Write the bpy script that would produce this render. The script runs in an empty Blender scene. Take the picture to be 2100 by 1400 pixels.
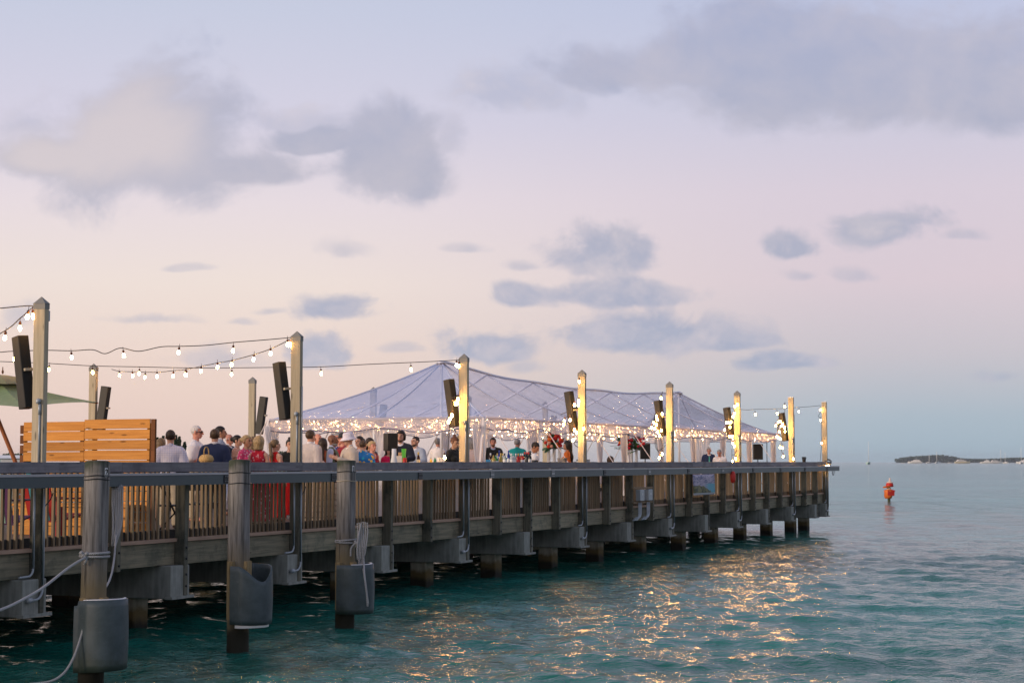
import bpy, bmesh, math, random
import numpy as np
from mathutils import Vector, Matrix
R = math.radians
random.seed(7); RNG = np.random.default_rng(7)
scene = bpy.context.scene
C = scene.collection

# ------------------------------------------------------------------ camera
FPX = 3600.0                    # focal length in pixels of the 2100 px wide photograph
EYE = 2.5                       # eye height above the water (level with the pier's rail)
PITCH = math.atan(246.0 / FPX)
cam_data = bpy.data.cameras.new('camera')
cam_data.sensor_width = 36.0
cam_data.lens = 36.0 * FPX / 2100.0
cam_data.clip_start = 0.1
cam_data.clip_end = 20000.0
camera = bpy.data.objects.new('camera', cam_data)
camera.location = (0, 0, EYE)
camera.rotation_euler = (R(90) + PITCH, 0, 0)
C.objects.link(camera)
scene.camera = camera

# ------------------------------------------------------------------ render settings
scene.render.engine = 'CYCLES'
scene.cycles.use_denoising = True
try:
    scene.cycles.denoiser = 'OPENIMAGEDENOISE'
except Exception:
    pass
scene.cycles.max_bounces = 10
scene.cycles.transparent_max_bounces = 24
scene.cycles.caustics_reflective = True
scene.cycles.caustics_refractive = False
scene.cycles.sample_clamp_indirect = 12.0
scene.view_settings.view_transform = 'Standard'
scene.view_settings.look = 'None'
scene.view_settings.gamma = 1.0
scene.view_settings.exposure = 0.15
scene.view_settings.use_curve_mapping = False

def lin(c):
    c = c / 255.0
    return c / 12.92 if c <= 0.04045 else ((c + 0.055) / 1.055) ** 2.4
def srgb(r, g, b): return (lin(r), lin(g), lin(b), 1.0)

# ------------------------------------------------------------------ node helper
class NT:
    def __init__(s, tree):
        s.t = tree; tree.nodes.clear()
    def n(s, typ, ins=None, **props):
        nd = s.t.nodes.new(typ)
        for k, v in props.items(): setattr(nd, k, v)
        for k, v in (ins or {}).items():
            sk = nd.inputs[k]
            if isinstance(v, bpy.types.NodeSocket): s.t.links.new(v, sk)
            elif isinstance(v, bpy.types.Node): s.t.links.new(v.outputs[0], sk)
            else: sk.default_value = v
        return nd
    def m(s, op, a, b=0.0, c=0.0, clamp=False):
        nd = s.n('ShaderNodeMath', {0: a, 1: b, 2: c}, operation=op, use_clamp=clamp)
        return nd.outputs[0]
    def v(s, op, a, b=(0, 0, 0)):
        nd = s.n('ShaderNodeVectorMath', {0: a, 1: b}, operation=op)
        return nd.outputs['Value'] if op in ('LENGTH', 'DOT_PRODUCT', 'DISTANCE') else nd.outputs[0]
    def mix(s, f, a, b, blend='MIX'):
        nd = s.n('ShaderNodeMix', data_type='RGBA', blend_type=blend)
        for k, v in ((0, f), (6, a), (7, b)):
            if isinstance(v, bpy.types.NodeSocket): s.t.links.new(v, nd.inputs[k])
            else: nd.inputs[k].default_value = v
        return nd.outputs[2]
    def ramp(s, f, stops, interp='LINEAR'):
        nd = s.n('ShaderNodeValToRGB', {0: f})
        cr = nd.color_ramp; cr.interpolation = interp
        while len(cr.elements) < len(stops): cr.elements.new(0.5)
        for e, (p, c) in zip(cr.elements, stops):
            e.position = p; e.color = c if len(c) == 4 else (*c, 1)
        return nd.outputs[0]
    def maprange(s, x, a, b, c=0.0, d=1.0, smooth=True):
        nd = s.n('ShaderNodeMapRange', {0: x, 1: a, 2: b, 3: c, 4: d})
        nd.interpolation_type = 'SMOOTHSTEP' if smooth else 'LINEAR'
        return nd.outputs[0]

# ------------------------------------------------------------------ sky (world)
def ab(px, py):
    """pixel of the photograph -> tangent coordinates (x/y, z/y) of a direction"""
    up = 700.0 - py
    Y = FPX * math.cos(PITCH) - up * math.sin(PITCH)
    Z = FPX * math.sin(PITCH) + up * math.cos(PITCH)
    return (px - 1050.0) / Y, Z / Y

SUN_DIR = Vector((-0.80, -0.55, 0.22)).normalized()      # dusk glow from the left, behind the shoulder
world = bpy.data.worlds.new('World'); scene.world = world
world.use_nodes = True
w = NT(world.node_tree)
gen = w.n('ShaderNodeTexCoord').outputs['Generated']
dirv = w.v('NORMALIZE', gen)
sx = w.n('ShaderNodeSeparateXYZ', {0: dirv})
dx, dy, dz = sx.outputs
el = w.m('MAXIMUM', dz, 0.0)
rampL = w.ramp(el, [(0.0, srgb(224, 197, 187)), (0.05, srgb(228, 205, 195)), (0.10, srgb(230, 215, 208)), (0.145, srgb(223, 211, 216)),
                    (0.19, srgb(206, 201, 217)), (0.25, srgb(192, 196, 215)), (0.5, srgb(168, 174, 198)), (1.0, srgb(138, 148, 178))])
rampR = w.ramp(el, [(0.0, srgb(157, 178, 192)), (0.025, srgb(165, 180, 193)), (0.06, srgb(192, 187, 196)), (0.10, srgb(209, 194, 203)),
                    (0.15, srgb(208, 196, 208)), (0.20, srgb(194, 193, 212)), (0.26, srgb(182, 188, 214)), (0.5, srgb(160, 168, 196)), (1.0, srgb(134, 145, 176))])
tside = w.maprange(dx, -0.16, 0.23)
base = w.mix(tside, rampL, rampR)
# real scattering of a low sun, a small share of the total
nish = w.n('ShaderNodeTexSky', sky_type='NISHITA', sun_disc=False, sun_elevation=R(4.0),
           sun_rotation=math.atan2(SUN_DIR.x, SUN_DIR.y), air_density=1.0, dust_density=1.5, ozone_density=2.0)
base = w.mix(0.012, base, nish.outputs[0], 'ADD')
# clouds: soft banks in the directions where they hang
iy = w.m('MAXIMUM', dy, 0.08)
ca = w.m('DIVIDE', dx, iy); cb = w.m('DIVIDE', dz, iy)
cp = w.n('ShaderNodeCombineXYZ', {0: ca, 1: cb, 2: 0.0}).outputs[0]
cps = w.v('MULTIPLY', cp, (1.0, 1.3, 1.0))
warp = w.n('ShaderNodeTexNoise', {'Vector': cps, 'Scale': 9.0, 'Detail': 3.0, 'Roughness': 0.55})
warpv = w.v('MULTIPLY', w.v('SUBTRACT', warp.outputs['Color'], (0.5, 0.5, 0.5)), (0.055, 0.022, 0.0))
cpw = w.v('ADD', cp, warpv)
fb = w.n('ShaderNodeTexNoise', {'Vector': cps, 'Scale': 24.0, 'Detail': 9.0, 'Roughness': 0.62, 'Distortion': 0.35}).outputs[0]
fbm = w.m('SUBTRACT', fb, 0.5)
def blobs(lst):
    acc = None
    for (px, py, rx, ry) in lst:
        a0, b0 = ab(px, py)
        d = w.v('SUBTRACT', cpw, (a0, b0, 0.0))
        d = w.v('MULTIPLY', d, (FPX / rx, FPX / ry, 0.0))
        sp = w.n('ShaderNodeSeparateXYZ', {0: d})
        yy = w.m('MAXIMUM', sp.outputs[1], w.m('MULTIPLY', sp.outputs[1], -1.7))       # flat bases, rounded tops
        m = w.m('SUBTRACT', 1.0, w.m('SQRT', w.m('ADD', w.m('MULTIPLY', sp.outputs[0], sp.outputs[0]), w.m('MULTIPLY', yy, yy))))
        acc = m if acc is None else w.m('SMOOTH_MAX', acc, m, 0.25)
    return acc
front = w.maprange(dy, 0.1, 0.5)
soft = blobs([(90, 260, 130, 60), (230, 330, 190, 45), (620, 250, 150, 40), (1060, 200, 200, 75), (1320, 130, 210, 75),
              (1560, 190, 430, 75), (470, 735, 130, 34), (300, 655, 120, 17), (680, 520, 75, 34), (820, 722, 60, 17), (1080, 545, 60, 20),
              (1740, 565, 60, 24), (1640, 570, 48, 19), (2000, 490, 55, 20), (2040, 760, 90, 22), (20, 655, 50, 38), (1075, 752, 60, 24), (560, 640, 50, 12),
              (500, 660, 45, 12), (380, 555, 50, 10), (900, 300, 60, 70), (950, 510, 50, 16)])
bank = blobs([(320, 315, 235, 215), (500, 348, 170, 65), (130, 320, 190, 75), (800, 345, 125, 150), (1780, 150, 560, 200), (1980, 200, 330, 140), (1400, 140, 300, 100), (640, 290, 120, 40)])
hard = blobs([(1245, 525, 135, 80),
              (1830, 470, 150, 62), (1610, 515, 80, 45), (1255, 612, 200, 48), (1340, 695, 240, 60), (1060, 615, 75, 40), (690, 642, 105, 44),
              (1010, 718, 145, 50), (1605, 750, 115, 27), (670, 728, 80, 44), (1500, 708, 95, 28)])
lit = blobs([(265, 290, 210, 200), (110, 320, 170, 80)])
dens_s = w.m('MULTIPLY', w.maprange(w.m('ADD', soft, w.m('MULTIPLY', fbm, 2.8)), -0.12, 0.8), 0.5)
dens_h = w.m('MULTIPLY', w.maprange(w.m('ADD', hard, w.m('MULTIPLY', fbm, 2.3)), -0.10, 0.50), 0.90)
lowf = w.m('SUBTRACT', w.n('ShaderNodeTexNoise', {'Vector': cps, 'Scale': 10.0, 'Detail': 9.0, 'Roughness': 0.56, 'Distortion': 0.5}).outputs[0], 0.5)
dens_b = w.m('MULTIPLY', w.maprange(w.m('ADD', bank, w.m('ADD', w.m('MULTIPLY', lowf, 1.7), w.m('MULTIPLY', fbm, 1.1))), -0.14, 0.42), 0.90)
dens_h = w.m('MAXIMUM', dens_h, dens_b)
# the same kind of clouds all round, where no bank is placed
rest = w.n('ShaderNodeTexNoise', {'Vector': w.v('MULTIPLY', dirv, (1.0, 1.0, 2.6)), 'Scale': 3.2, 'Detail': 7.0, 'Roughness': 0.58}).outputs[0]
dens_r = w.m('MULTIPLY', w.m('MULTIPLY', w.maprange(rest, 0.52, 0.72), 0.7), w.m('SUBTRACT', 1.0, front))
dens = w.m('MAXIMUM', w.m('MULTIPLY', w.m('MAXIMUM', dens_s, dens_h), front), dens_r)
grey = w.ramp(el, [(0.0, srgb(160, 172, 192)), (0.08, srgb(164, 170, 191)), (0.16, srgb(170, 172, 190)), (0.26, srgb(163, 170, 198)), (1.0, srgb(140, 150, 185))])
# relief: compare the cloud's thickness with its thickness a little towards the glow
fb2 = w.n('ShaderNodeTexNoise', {'Vector': w.v('ADD', cps, (-0.010, 0.016, 0.0)), 'Scale': 24.0, 'Detail': 9.0, 'Roughness': 0.62, 'Distortion': 0.35}).outputs[0]
relief = w.m('MULTIPLY', w.m('SUBTRACT', fb, fb2), 2.4)
isb = w.maprange(bank, -0.2, 0.1)
rel_l = w.m('ADD', w.m('MULTIPLY', lowf, -0.9), w.m('MULTIPLY', relief, 0.25))
var = w.m('ADD', 0.20, w.m('ADD', w.m('MULTIPLY', relief, w.m('SUBTRACT', 1.0, isb)), w.m('MULTIPLY', rel_l, isb)), 0.0, True)
grey2 = w.mix(var, grey, srgb(206, 197, 203))
litm = w.m('MULTIPLY', w.maprange(w.m('ADD', lit, w.m('MULTIPLY', lowf, 1.8)), -0.1, 0.75), front)
ccol = w.mix(w.m('MULTIPLY', litm, 0.92), grey2, srgb(208, 198, 201))
sky = w.mix(dens, base, ccol)
# below the horizon: the sea's own dim light
sky = w.mix(w.maprange(dz, -0.03, 0.0), srgb(70, 100, 105), sky)
bg = w.n('ShaderNodeBackground', {'Color': sky, 'Strength': 0.97})
w.n('ShaderNodeOutputWorld', {0: bg.outputs[0]})

# ------------------------------------------------------------------ sun (afterglow: weak, wide, warm)
sd = bpy.data.lights.new('sun', 'SUN')
sd.energy = 2.3; sd.angle = R(14); sd.color = (1.0, 0.80, 0.62)
sun = bpy.data.objects.new('sun', sd)
sun.rotation_euler = SUN_DIR.to_track_quat('Z', 'Y').to_euler()
C.objects.link(sun)

# ------------------------------------------------------------------ materials
MATS = {}
def mat(name):
    m = bpy.data.materials.new(name); m.use_nodes = True
    return m, NT(m.node_tree)
def out(t, sh, disp=None):
    o = t.n('ShaderNodeOutputMaterial', {'Surface': sh})
    return o
def principled(t, **k):
    ins = {}
    names = dict(color='Base Color', rough='Roughness', metal='Metallic', normal='Normal', spec='Specular IOR Level', ior='IOR',
                 trans='Transmission Weight', emit='Emission Color', emits='Emission Strength', sheen='Sheen Weight', coat='Coat Weight', sss='Subsurface Weight', alpha='Alpha')
    for a, b in k.items(): ins[names[a]] = b
    return t.n('ShaderNodeBsdfPrincipled', ins)
def rgb(c): return (*c[:3], 1.0)

def plain(name, color, rough=0.6, metal=0.0, var=0.18, scale=6.0, bump=0.0, spec=0.4, coat=0.0):
    """surface with uneven colour, grime and a little relief"""
    if name in MATS: return MATS[name]
    m, t = mat(name)
    co = t.n('ShaderNodeTexCoord').outputs['Object']
    nz = t.n('ShaderNodeTexNoise', {'Vector': co, 'Scale': scale, 'Detail': 6.0, 'Roughness': 0.6}).outputs[0]
    f = t.m('ADD', 1.0 - var, t.m('MULTIPLY', nz, 2 * var))
    colr = t.mix(1.0, rgb(color), t.n('ShaderNodeCombineColor', {0: f, 1: f, 2: f}).outputs[0], 'MULTIPLY')
    k = dict(color=colr, rough=rough, metal=metal, spec=spec, coat=coat)
    if bump:
        fine = t.n('ShaderNodeTexNoise', {'Vector': co, 'Scale': scale * 6, 'Detail': 4.0}).outputs[0]
        k['normal'] = t.n('ShaderNodeBump', {'Height': fine, 'Strength': bump, 'Distance': 0.01}).outputs[0]
    out(t, principled(t, **k).outputs[0]); MATS[name] = m
    return m

def wood(name, light, dark, axis='X', grain=1.0, rough=0.75, knots=0.5, stain=0.0, stain_col=(0.02, 0.03, 0.025)):
    """timber: long grain, knots, weather stains"""
    if name in MATS: return MATS[name]
    m, t = mat(name)
    co = t.n('ShaderNodeTexCoord').outputs['Object']
    rnd = t.n('ShaderNodeObjectInfo').outputs['Random']
    off = t.n('ShaderNodeCombineXYZ', {0: t.m('MULTIPLY', rnd, 31.0), 1: t.m('MULTIPLY', rnd, 17.0), 2: t.m('MULTIPLY', rnd, 23.0)}).outputs[0]
    co = t.v('ADD', co, off)
    st = {'X': (0.7, 14, 14), 'Y': (14, 0.7, 14), 'Z': (14, 14, 0.7)}[axis]
    g = t.n('ShaderNodeTexNoise', {'Vector': t.v('MULTIPLY', co, st), 'Scale': 2.2 * grain, 'Detail': 7.0, 'Roughness': 0.62, 'Distortion': 0.4}).outputs[0]
    big = t.n('ShaderNodeTexNoise', {'Vector': co, 'Scale': 1.3, 'Detail': 4.0}).outputs[0]
    f = t.m('ADD', t.m('MULTIPLY', t.maprange(g, 0.3, 0.7), 0.75), t.m('MULTIPLY', big, 0.3))
    c = t.mix(f, rgb(dark), rgb(light))
    sk = {'X': (1.2, 5, 5), 'Y': (5, 1.2, 5), 'Z': (5, 5, 1.2)}[axis]
    vk = t.n('ShaderNodeTexVoronoi', {'Vector': t.v('MULTIPLY', co, sk), 'Scale': 1.6}).outputs['Distance']
    kn = t.m('MULTIPLY', t.maprange(vk, 0.16, 0.06), knots)
    c = t.mix(kn, c, rgb([x * 0.35 for x in dark]))
    if stain:
        sn = t.n('ShaderNodeTexNoise', {'Vector': co, 'Scale': 2.1, 'Detail': 6.0, 'Roughness': 0.7}).outputs[0]
        c = t.mix(t.m('MULTIPLY', t.maprange(sn, 0.48, 0.66), stain), c, rgb(stain_col))
    tone = t.m('ADD', 0.8, t.m('MULTIPLY', rnd, 0.4))
    c = t.mix(1.0, c, t.n('ShaderNodeCombineColor', {0: tone, 1: tone, 2: tone}).outputs[0], 'MULTIPLY')
    bp = t.n('ShaderNodeBump', {'Height': g, 'Strength': 0.35, 'Distance': 0.006}).outputs[0]
    out(t, principled(t, color=c, rough=rough, normal=bp, spec=0.3).outputs[0]); MATS[name] = m
    return m

def emitter(name, color, strength):
    if name in MATS: return MATS[name]
    m, t = mat(name)
    out(t, t.n('ShaderNodeEmission', {'Color': rgb(color), 'Strength': strength}).outputs[0]); MATS[name] = m
    return m

def cloth(name, color, kind='plain', color2=(0.8, 0.8, 0.8), color3=None, rough=0.85, scale=14.0):
    if name in MATS: return MATS[name]
    m, t = mat(name)
    co = t.n('ShaderNodeTexCoord').outputs['Object']
    c = None
    nz = t.n('ShaderNodeTexNoise', {'Vector': co, 'Scale': 9.0, 'Detail': 4.0}).outputs[0]
    if kind == 'plain':
        c = t.mix(t.maprange(nz, 0.3, 0.7), rgb([x * 0.86 for x in color]), rgb(color))
    elif kind == 'floral':
        v = t.n('ShaderNodeTexVoronoi', {'Vector': co, 'Scale': scale, 'Randomness': 1.0})
        f = t.maprange(v.outputs['Distance'], 0.42, 0.30)
        pick = t.n('ShaderNodeSeparateColor', {0: v.outputs['Color']}).outputs[0]
        pc = t.mix(t.m('GREATER_THAN', pick, 0.55), rgb(color2), rgb(color3 or color2))
        c = t.mix(f, rgb(color), pc)
    elif kind == 'check':
        sp = t.n('ShaderNodeSeparateXYZ', {0: t.v('MULTIPLY', co, (scale, scale, scale))})
        a = t.m('LESS_THAN', t.m('FRACT', t.m('ADD', sp.outputs[0], 50.0)), 0.18)
        b = t.m('LESS_THAN', t.m('FRACT', t.m('ADD', sp.outputs[2], 50.0)), 0.18)
        c = t.mix(t.m('MULTIPLY', t.m('MAXIMUM', a, b), 0.55), rgb(color), rgb(color2))
    fold = t.n('ShaderNodeTexNoise', {'Vector': t.v('MULTIPLY', co, (1.0, 1.0, 0.45)), 'Scale': 11.0, 'Detail': 3.0, 'Distortion': 1.2}).outputs[0]
    bp = t.n('ShaderNodeBump', {'Height': fold, 'Strength': 0.55, 'Distance': 0.03}).outputs[0]
    out(t, principled(t, color=c, rough=rough, normal=bp, spec=0.2, sheen=0.15).outputs[0]); MATS[name] = m
    return m

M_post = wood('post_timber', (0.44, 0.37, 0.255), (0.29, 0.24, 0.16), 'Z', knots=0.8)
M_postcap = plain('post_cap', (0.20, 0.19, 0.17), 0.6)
M_lower = wood('lower_post_timber', (0.18, 0.165, 0.12), (0.08, 0.08, 0.056), 'Z', stain=0.7)  # same timber as the shafts; shade below the rail and weather stain coloured in
M_balus = wood('baluster_timber', (0.27, 0.195, 0.115), (0.15, 0.108, 0.065), 'Z', knots=0.2)
M_rail = wood('rail_timber', (0.205, 0.195, 0.20), (0.125, 0.12, 0.13), 'X', rough=0.6, stain=0.45, stain_col=(0.05, 0.05, 0.055))
M_channel = plain('steel_channel_paint', (0.052, 0.072, 0.080), 0.42, 0.2, 0.22, 1.3, spec=0.5)
M_lip = plain('channel_lip', (0.36, 0.35, 0.36), 0.4, 0.2, 0.2, 1.5)  # the light catching the lip is put into its paler colour
M_splice = plain('splice_plate_galvanised', (0.30, 0.31, 0.32), 0.45, 0.6, 0.3, 9)
M_splice_dark = plain('splice_plate_dark', (0.02, 0.022, 0.025), 0.5, 0.3, 0.3, 9)
M_rim = wood('rim_board_timber', (0.31, 0.265, 0.175), (0.12, 0.12, 0.08), 'X', grain=0.8, knots=0.9, stain=0.5, stain_col=(0.035, 0.05, 0.036))
M_deckedge = wood('deck_edge_timber', (0.46, 0.30, 0.21), (0.25, 0.17, 0.12), 'X', knots=0.1)
M_deck = wood('deck_timber', (0.17, 0.12, 0.085), (0.09, 0.068, 0.052), 'Y', knots=0.2)
M_curb = wood('curb_timber', (0.045, 0.04, 0.034), (0.02, 0.02, 0.018), 'X', knots=0.1)
M_black = plain('black_plastic', (0.022, 0.022, 0.02), 0.5, 0, 0.3, 8)
M_spk = plain('speaker_cabinet', (0.035, 0.03, 0.022), 0.55, 0, 0.35, 5)
M_grille = plain('speaker_grille', (0.010, 0.011, 0.010), 0.75, 0, 0.3, 120, bump=0.4)
M_bracket = plain('pale_bracket', (0.42, 0.36, 0.26), 0.5)
M_conduit = plain('grey_conduit', (0.33, 0.36, 0.38), 0.4, 0.2, 0.15, 6)
M_cable = plain('black_cable', (0.018, 0.014, 0.016), 0.6)
M_socket = plain('bulb_socket', (0.10, 0.04, 0.022), 0.5)
M_bulb = emitter('bulb_glow', (1.0, 0.50, 0.13), 165.0)
M_fairy = emitter('fairy_glow', (1.0, 0.52, 0.18), 210.0)
M_white = plain('white_paint', (0.75, 0.74, 0.72), 0.5, 0, 0.08)
M_linen = cloth('white_linen', (0.78, 0.74, 0.72))
M_rope = None

def concrete(name, base, wet=0.0):
    m, t = mat(name)
    co = t.n('ShaderNodeTexCoord').outputs['Object']
    a = t.n('ShaderNodeTexNoise', {'Vector': co, 'Scale': 2.0, 'Detail': 8.0, 'Roughness': 0.65}).outputs[0]
    b = t.n('ShaderNodeTexNoise', {'Vector': t.v('MULTIPLY', co, (7, 7, 0.8)), 'Scale': 2.0, 'Detail': 5.0}).outputs[0]
    f = t.m('ADD', t.m('MULTIPLY', a, 0.6), t.m('MULTIPLY', b, 0.5))
    c = t.mix(t.maprange(f, 0.35, 0.75), rgb([x * 0.5 for x in base]), rgb(base))
    if wet:      # tide mark: algae and wet stain with a ragged edge above the waterline
        z = t.n('ShaderNodeSeparateXYZ', {0: t.n('ShaderNodeNewGeometry').outputs['Position']}).outputs[2]
        zz = t.m('ADD', z, t.m('MULTIPLY', t.m('SUBTRACT', a, 0.5), 0.35))
        c = t.mix(t.maprange(zz, 0.40, 0.26), c, rgb((0.12, 0.085, 0.03)))
        c = t.mix(t.maprange(zz, 0.24, 0.10), c, rgb((0.014, 0.013, 0.008)))
    bp = t.n('ShaderNodeBump', {'Height': a, 'Strength': 0.4, 'Distance': 0.02}).outputs[0]
    out(t, principled(t, color=c, rough=0.8, normal=bp, spec=0.3).outputs[0])
    return m
M_cap = concrete('cap_concrete', (0.33, 0.34, 0.30))
M_pile = concrete('pile_concrete', (0.38, 0.35, 0.26), wet=1.0)

# ------------------------------------------------------------------ mesh helpers
class MB:
    """collects shapes into one mesh"""
    def __init__(s): s.v = []; s.f = []; s.sm = []
    def add(s, vs, fs, smooth=False):
        o = len(s.v); s.v += [tuple(p) for p in vs]
        s.f += [tuple(i + o for i in f) for f in fs]; s.sm += [smooth] * len(fs); return s
    def box(s, c, size, rot=None, taper=1.0, ch=0.0):
        hx, hy, hz = [q / 2 for q in size]
        if ch <= 0:
            vs = [Vector((x * (taper if z > 0 else 1), y * (taper if z > 0 else 1), z)) for z in (-hz, hz) for y in (-hy, hy) for x in (-hx, hx)]
            fs = [(0, 2, 3, 1), (4, 5, 7, 6), (0, 1, 5, 4), (2, 6, 7, 3), (0, 4, 6, 2), (1, 3, 7, 5)]
        else:
            bm = bmesh.new(); bmesh.ops.create_cube(bm, size=1.0)
            bmesh.ops.scale(bm, vec=size, verts=bm.verts)
            bmesh.ops.bevel(bm, geom=bm.edges[:], offset=ch, segments=1, affect='EDGES')
            bm.verts.index_update()
            vs = [v.co.copy() for v in bm.verts]; fs = [tuple(v.index for v in f.verts) for f in bm.faces]; bm.free()
        if rot is not None:
            M = rot if isinstance(rot, Matrix) else Matrix.Rotation(rot, 3, 'Z')
            vs = [M @ v for v in vs]
        c = Vector(c)
        return s.add([v + c for v in vs], fs)
    def b2(s, lo, hi, ch=0.0):
        return s.box([(a + b) / 2 for a, b in zip(lo, hi)], [abs(b - a) for a, b in zip(lo, hi)], ch=ch)
    def tube(s, pts, r, n=8, cap=True):
        pts = [Vector(p) for p in pts]; k = len(pts)
        rs = r if isinstance(r, (list, tuple)) else [r] * k
        vs = []; ref = None
        for i in range(k):
            d = (pts[min(i + 1, k - 1)] - pts[max(i - 1, 0)])
            d = d.normalized() if d.length > 1e-9 else Vector((0, 0, 1))
            if ref is None:
                ref = Vector((1, 0, 0)) if abs(d.x) < 0.8 else Vector((0, 1, 0))
            e1 = ref - d * ref.dot(d)
            if e1.length < 1e-6: e1 = d.orthogonal()
            e1.normalize(); ref = e1; e2 = d.cross(e1)
            for j in range(n):
                a = 2 * math.pi * j / n
                vs.append(pts[i] + (e1 * math.cos(a) + e2 * math.sin(a)) * rs[i])
        fs = [(i * n + j, i * n + (j + 1) % n, (i + 1) * n + (j + 1) % n, (i + 1) * n + j) for i in range(k - 1) for j in range(n)]
        s.add(vs, fs, True)
        if cap:
            o = len(s.v) - len(vs)
            s.f += [tuple(o + j for j in range(n - 1, -1, -1)), tuple(o + (k - 1) * n + j for j in range(n))]; s.sm += [False, False]
        return s
    def lathe(s, prof, n=16, c=(0, 0, 0), M=None):
        """prof: list of (r, z)"""
        vs = []; c = Vector(c)
        for (r, z) in prof:
            for j in range(n):
                a = 2 * math.pi * j / n
                p = Vector((r * math.cos(a), r * math.sin(a), z))
                vs.append((M @ p if M is not None else p) + c)
        k = len(prof)
        fs = [(i * n + j, i * n + (j + 1) % n, (i + 1) * n + (j + 1) % n, (i + 1) * n + j) for i in range(k - 1) for j in range(n)]
        s.add(vs, fs, True)
        o = len(s.v) - len(vs)
        if prof[0][0] > 1e-5: s.f.append(tuple(o + j for j in range(n - 1, -1, -1))); s.sm.append(False)
        if prof[-1][0] > 1e-5: s.f.append(tuple(o + (k - 1) * n + j for j in range(n))); s.sm.append(False)
        return s
    def grid(s, P, smooth=True, closed=False):
        """P: rows of points"""
        nr, nc = len(P), len(P[0])
        vs = [p for row in P for p in row]
        fs = []
        for i in range(nr - 1):
            for j in range(nc if closed else nc - 1):
                fs.append((i * nc + j, i * nc + (j + 1) % nc, (i + 1) * nc + (j + 1) % nc, (i + 1) * nc + j))
        return s.add(vs, fs, smooth)
    def mesh(s, name):
        me = bpy.data.meshes.new(name)
        me.from_pydata(s.v, [], s.f)
        me.polygons.foreach_set('use_smooth', s.sm)
        me.update()
        return me
    def build(s, name, m, parent=None, loc=None, rot=None):
        return link(name, s.mesh(name), m, parent, loc, rot)

def link(name, me, m, parent=None, loc=None, rot=None):
    if m is not None and not me.materials: me.materials.append(m)
    o = bpy.data.objects.new(name, me); C.objects.link(o)
    if parent is not None: o.parent = parent
    if loc is not None: o.location = loc
    if rot is not None: o.rotation_euler = rot
    return o
def tag(o, label=None, cat=None, group=None, kind=None):
    if label: o['label'] = label
    if cat: o['category'] = cat
    if group: o['group'] = group
    if kind: o['kind'] = kind
    return o
def empty(name, label, cat, loc=(0, 0, 0), rz=0.0, group=None):
    o = bpy.data.objects.new(name, None); C.objects.link(o); o.empty_display_size = 0.2
    o.location = loc; o.rotation_euler = (0, 0, rz)
    return tag(o, label, cat, group)
def copy_tree(o, parent=None):
    c = o.copy(); C.objects.link(c); c.parent = parent
    for ch in o.children: copy_tree(ch, c)
    return c
def thick(o, t, offset=0.0):
    md = o.modifiers.new('thick', 'SOLIDIFY'); md.thickness = t; md.offset = offset; return o

# ------------------------------------------------------------------ pier frame
UX, UY = 0.3928, 0.9196          # along the pier, away from the camera
S0, D0 = 18.69, -14.70
ANG = math.atan2(UY, UX)
BAY = 6.64                       # light post to light post
RAIL = 2.49                      # top of the rail above the water
DECK = 1.37
def P(s, d, z=0.0):
    """pier coordinates: s along, d inward from the near post line"""
    a = S0 + s; b = D0 - d
    return Vector((UX * a + UY * b, UY * a - UX * b, z))
def to_pier(p):
    return (p[0] * UX + p[1] * UY - S0, -(p[0] * UY - p[1] * UX) + D0)
def pix(px, py, Y):
    """point at depth Y that the photograph shows at (px, py)"""
    a, b = ab(px, py)
    return Vector((a * Y, Y, EYE + b * Y))
def depth_at(px, d):
    """depth at which the viewing ray through column px crosses the pier line at inset d"""
    a = ab(px, 946)[0]
    return (D0 - d) / (UY * a - UX)

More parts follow.
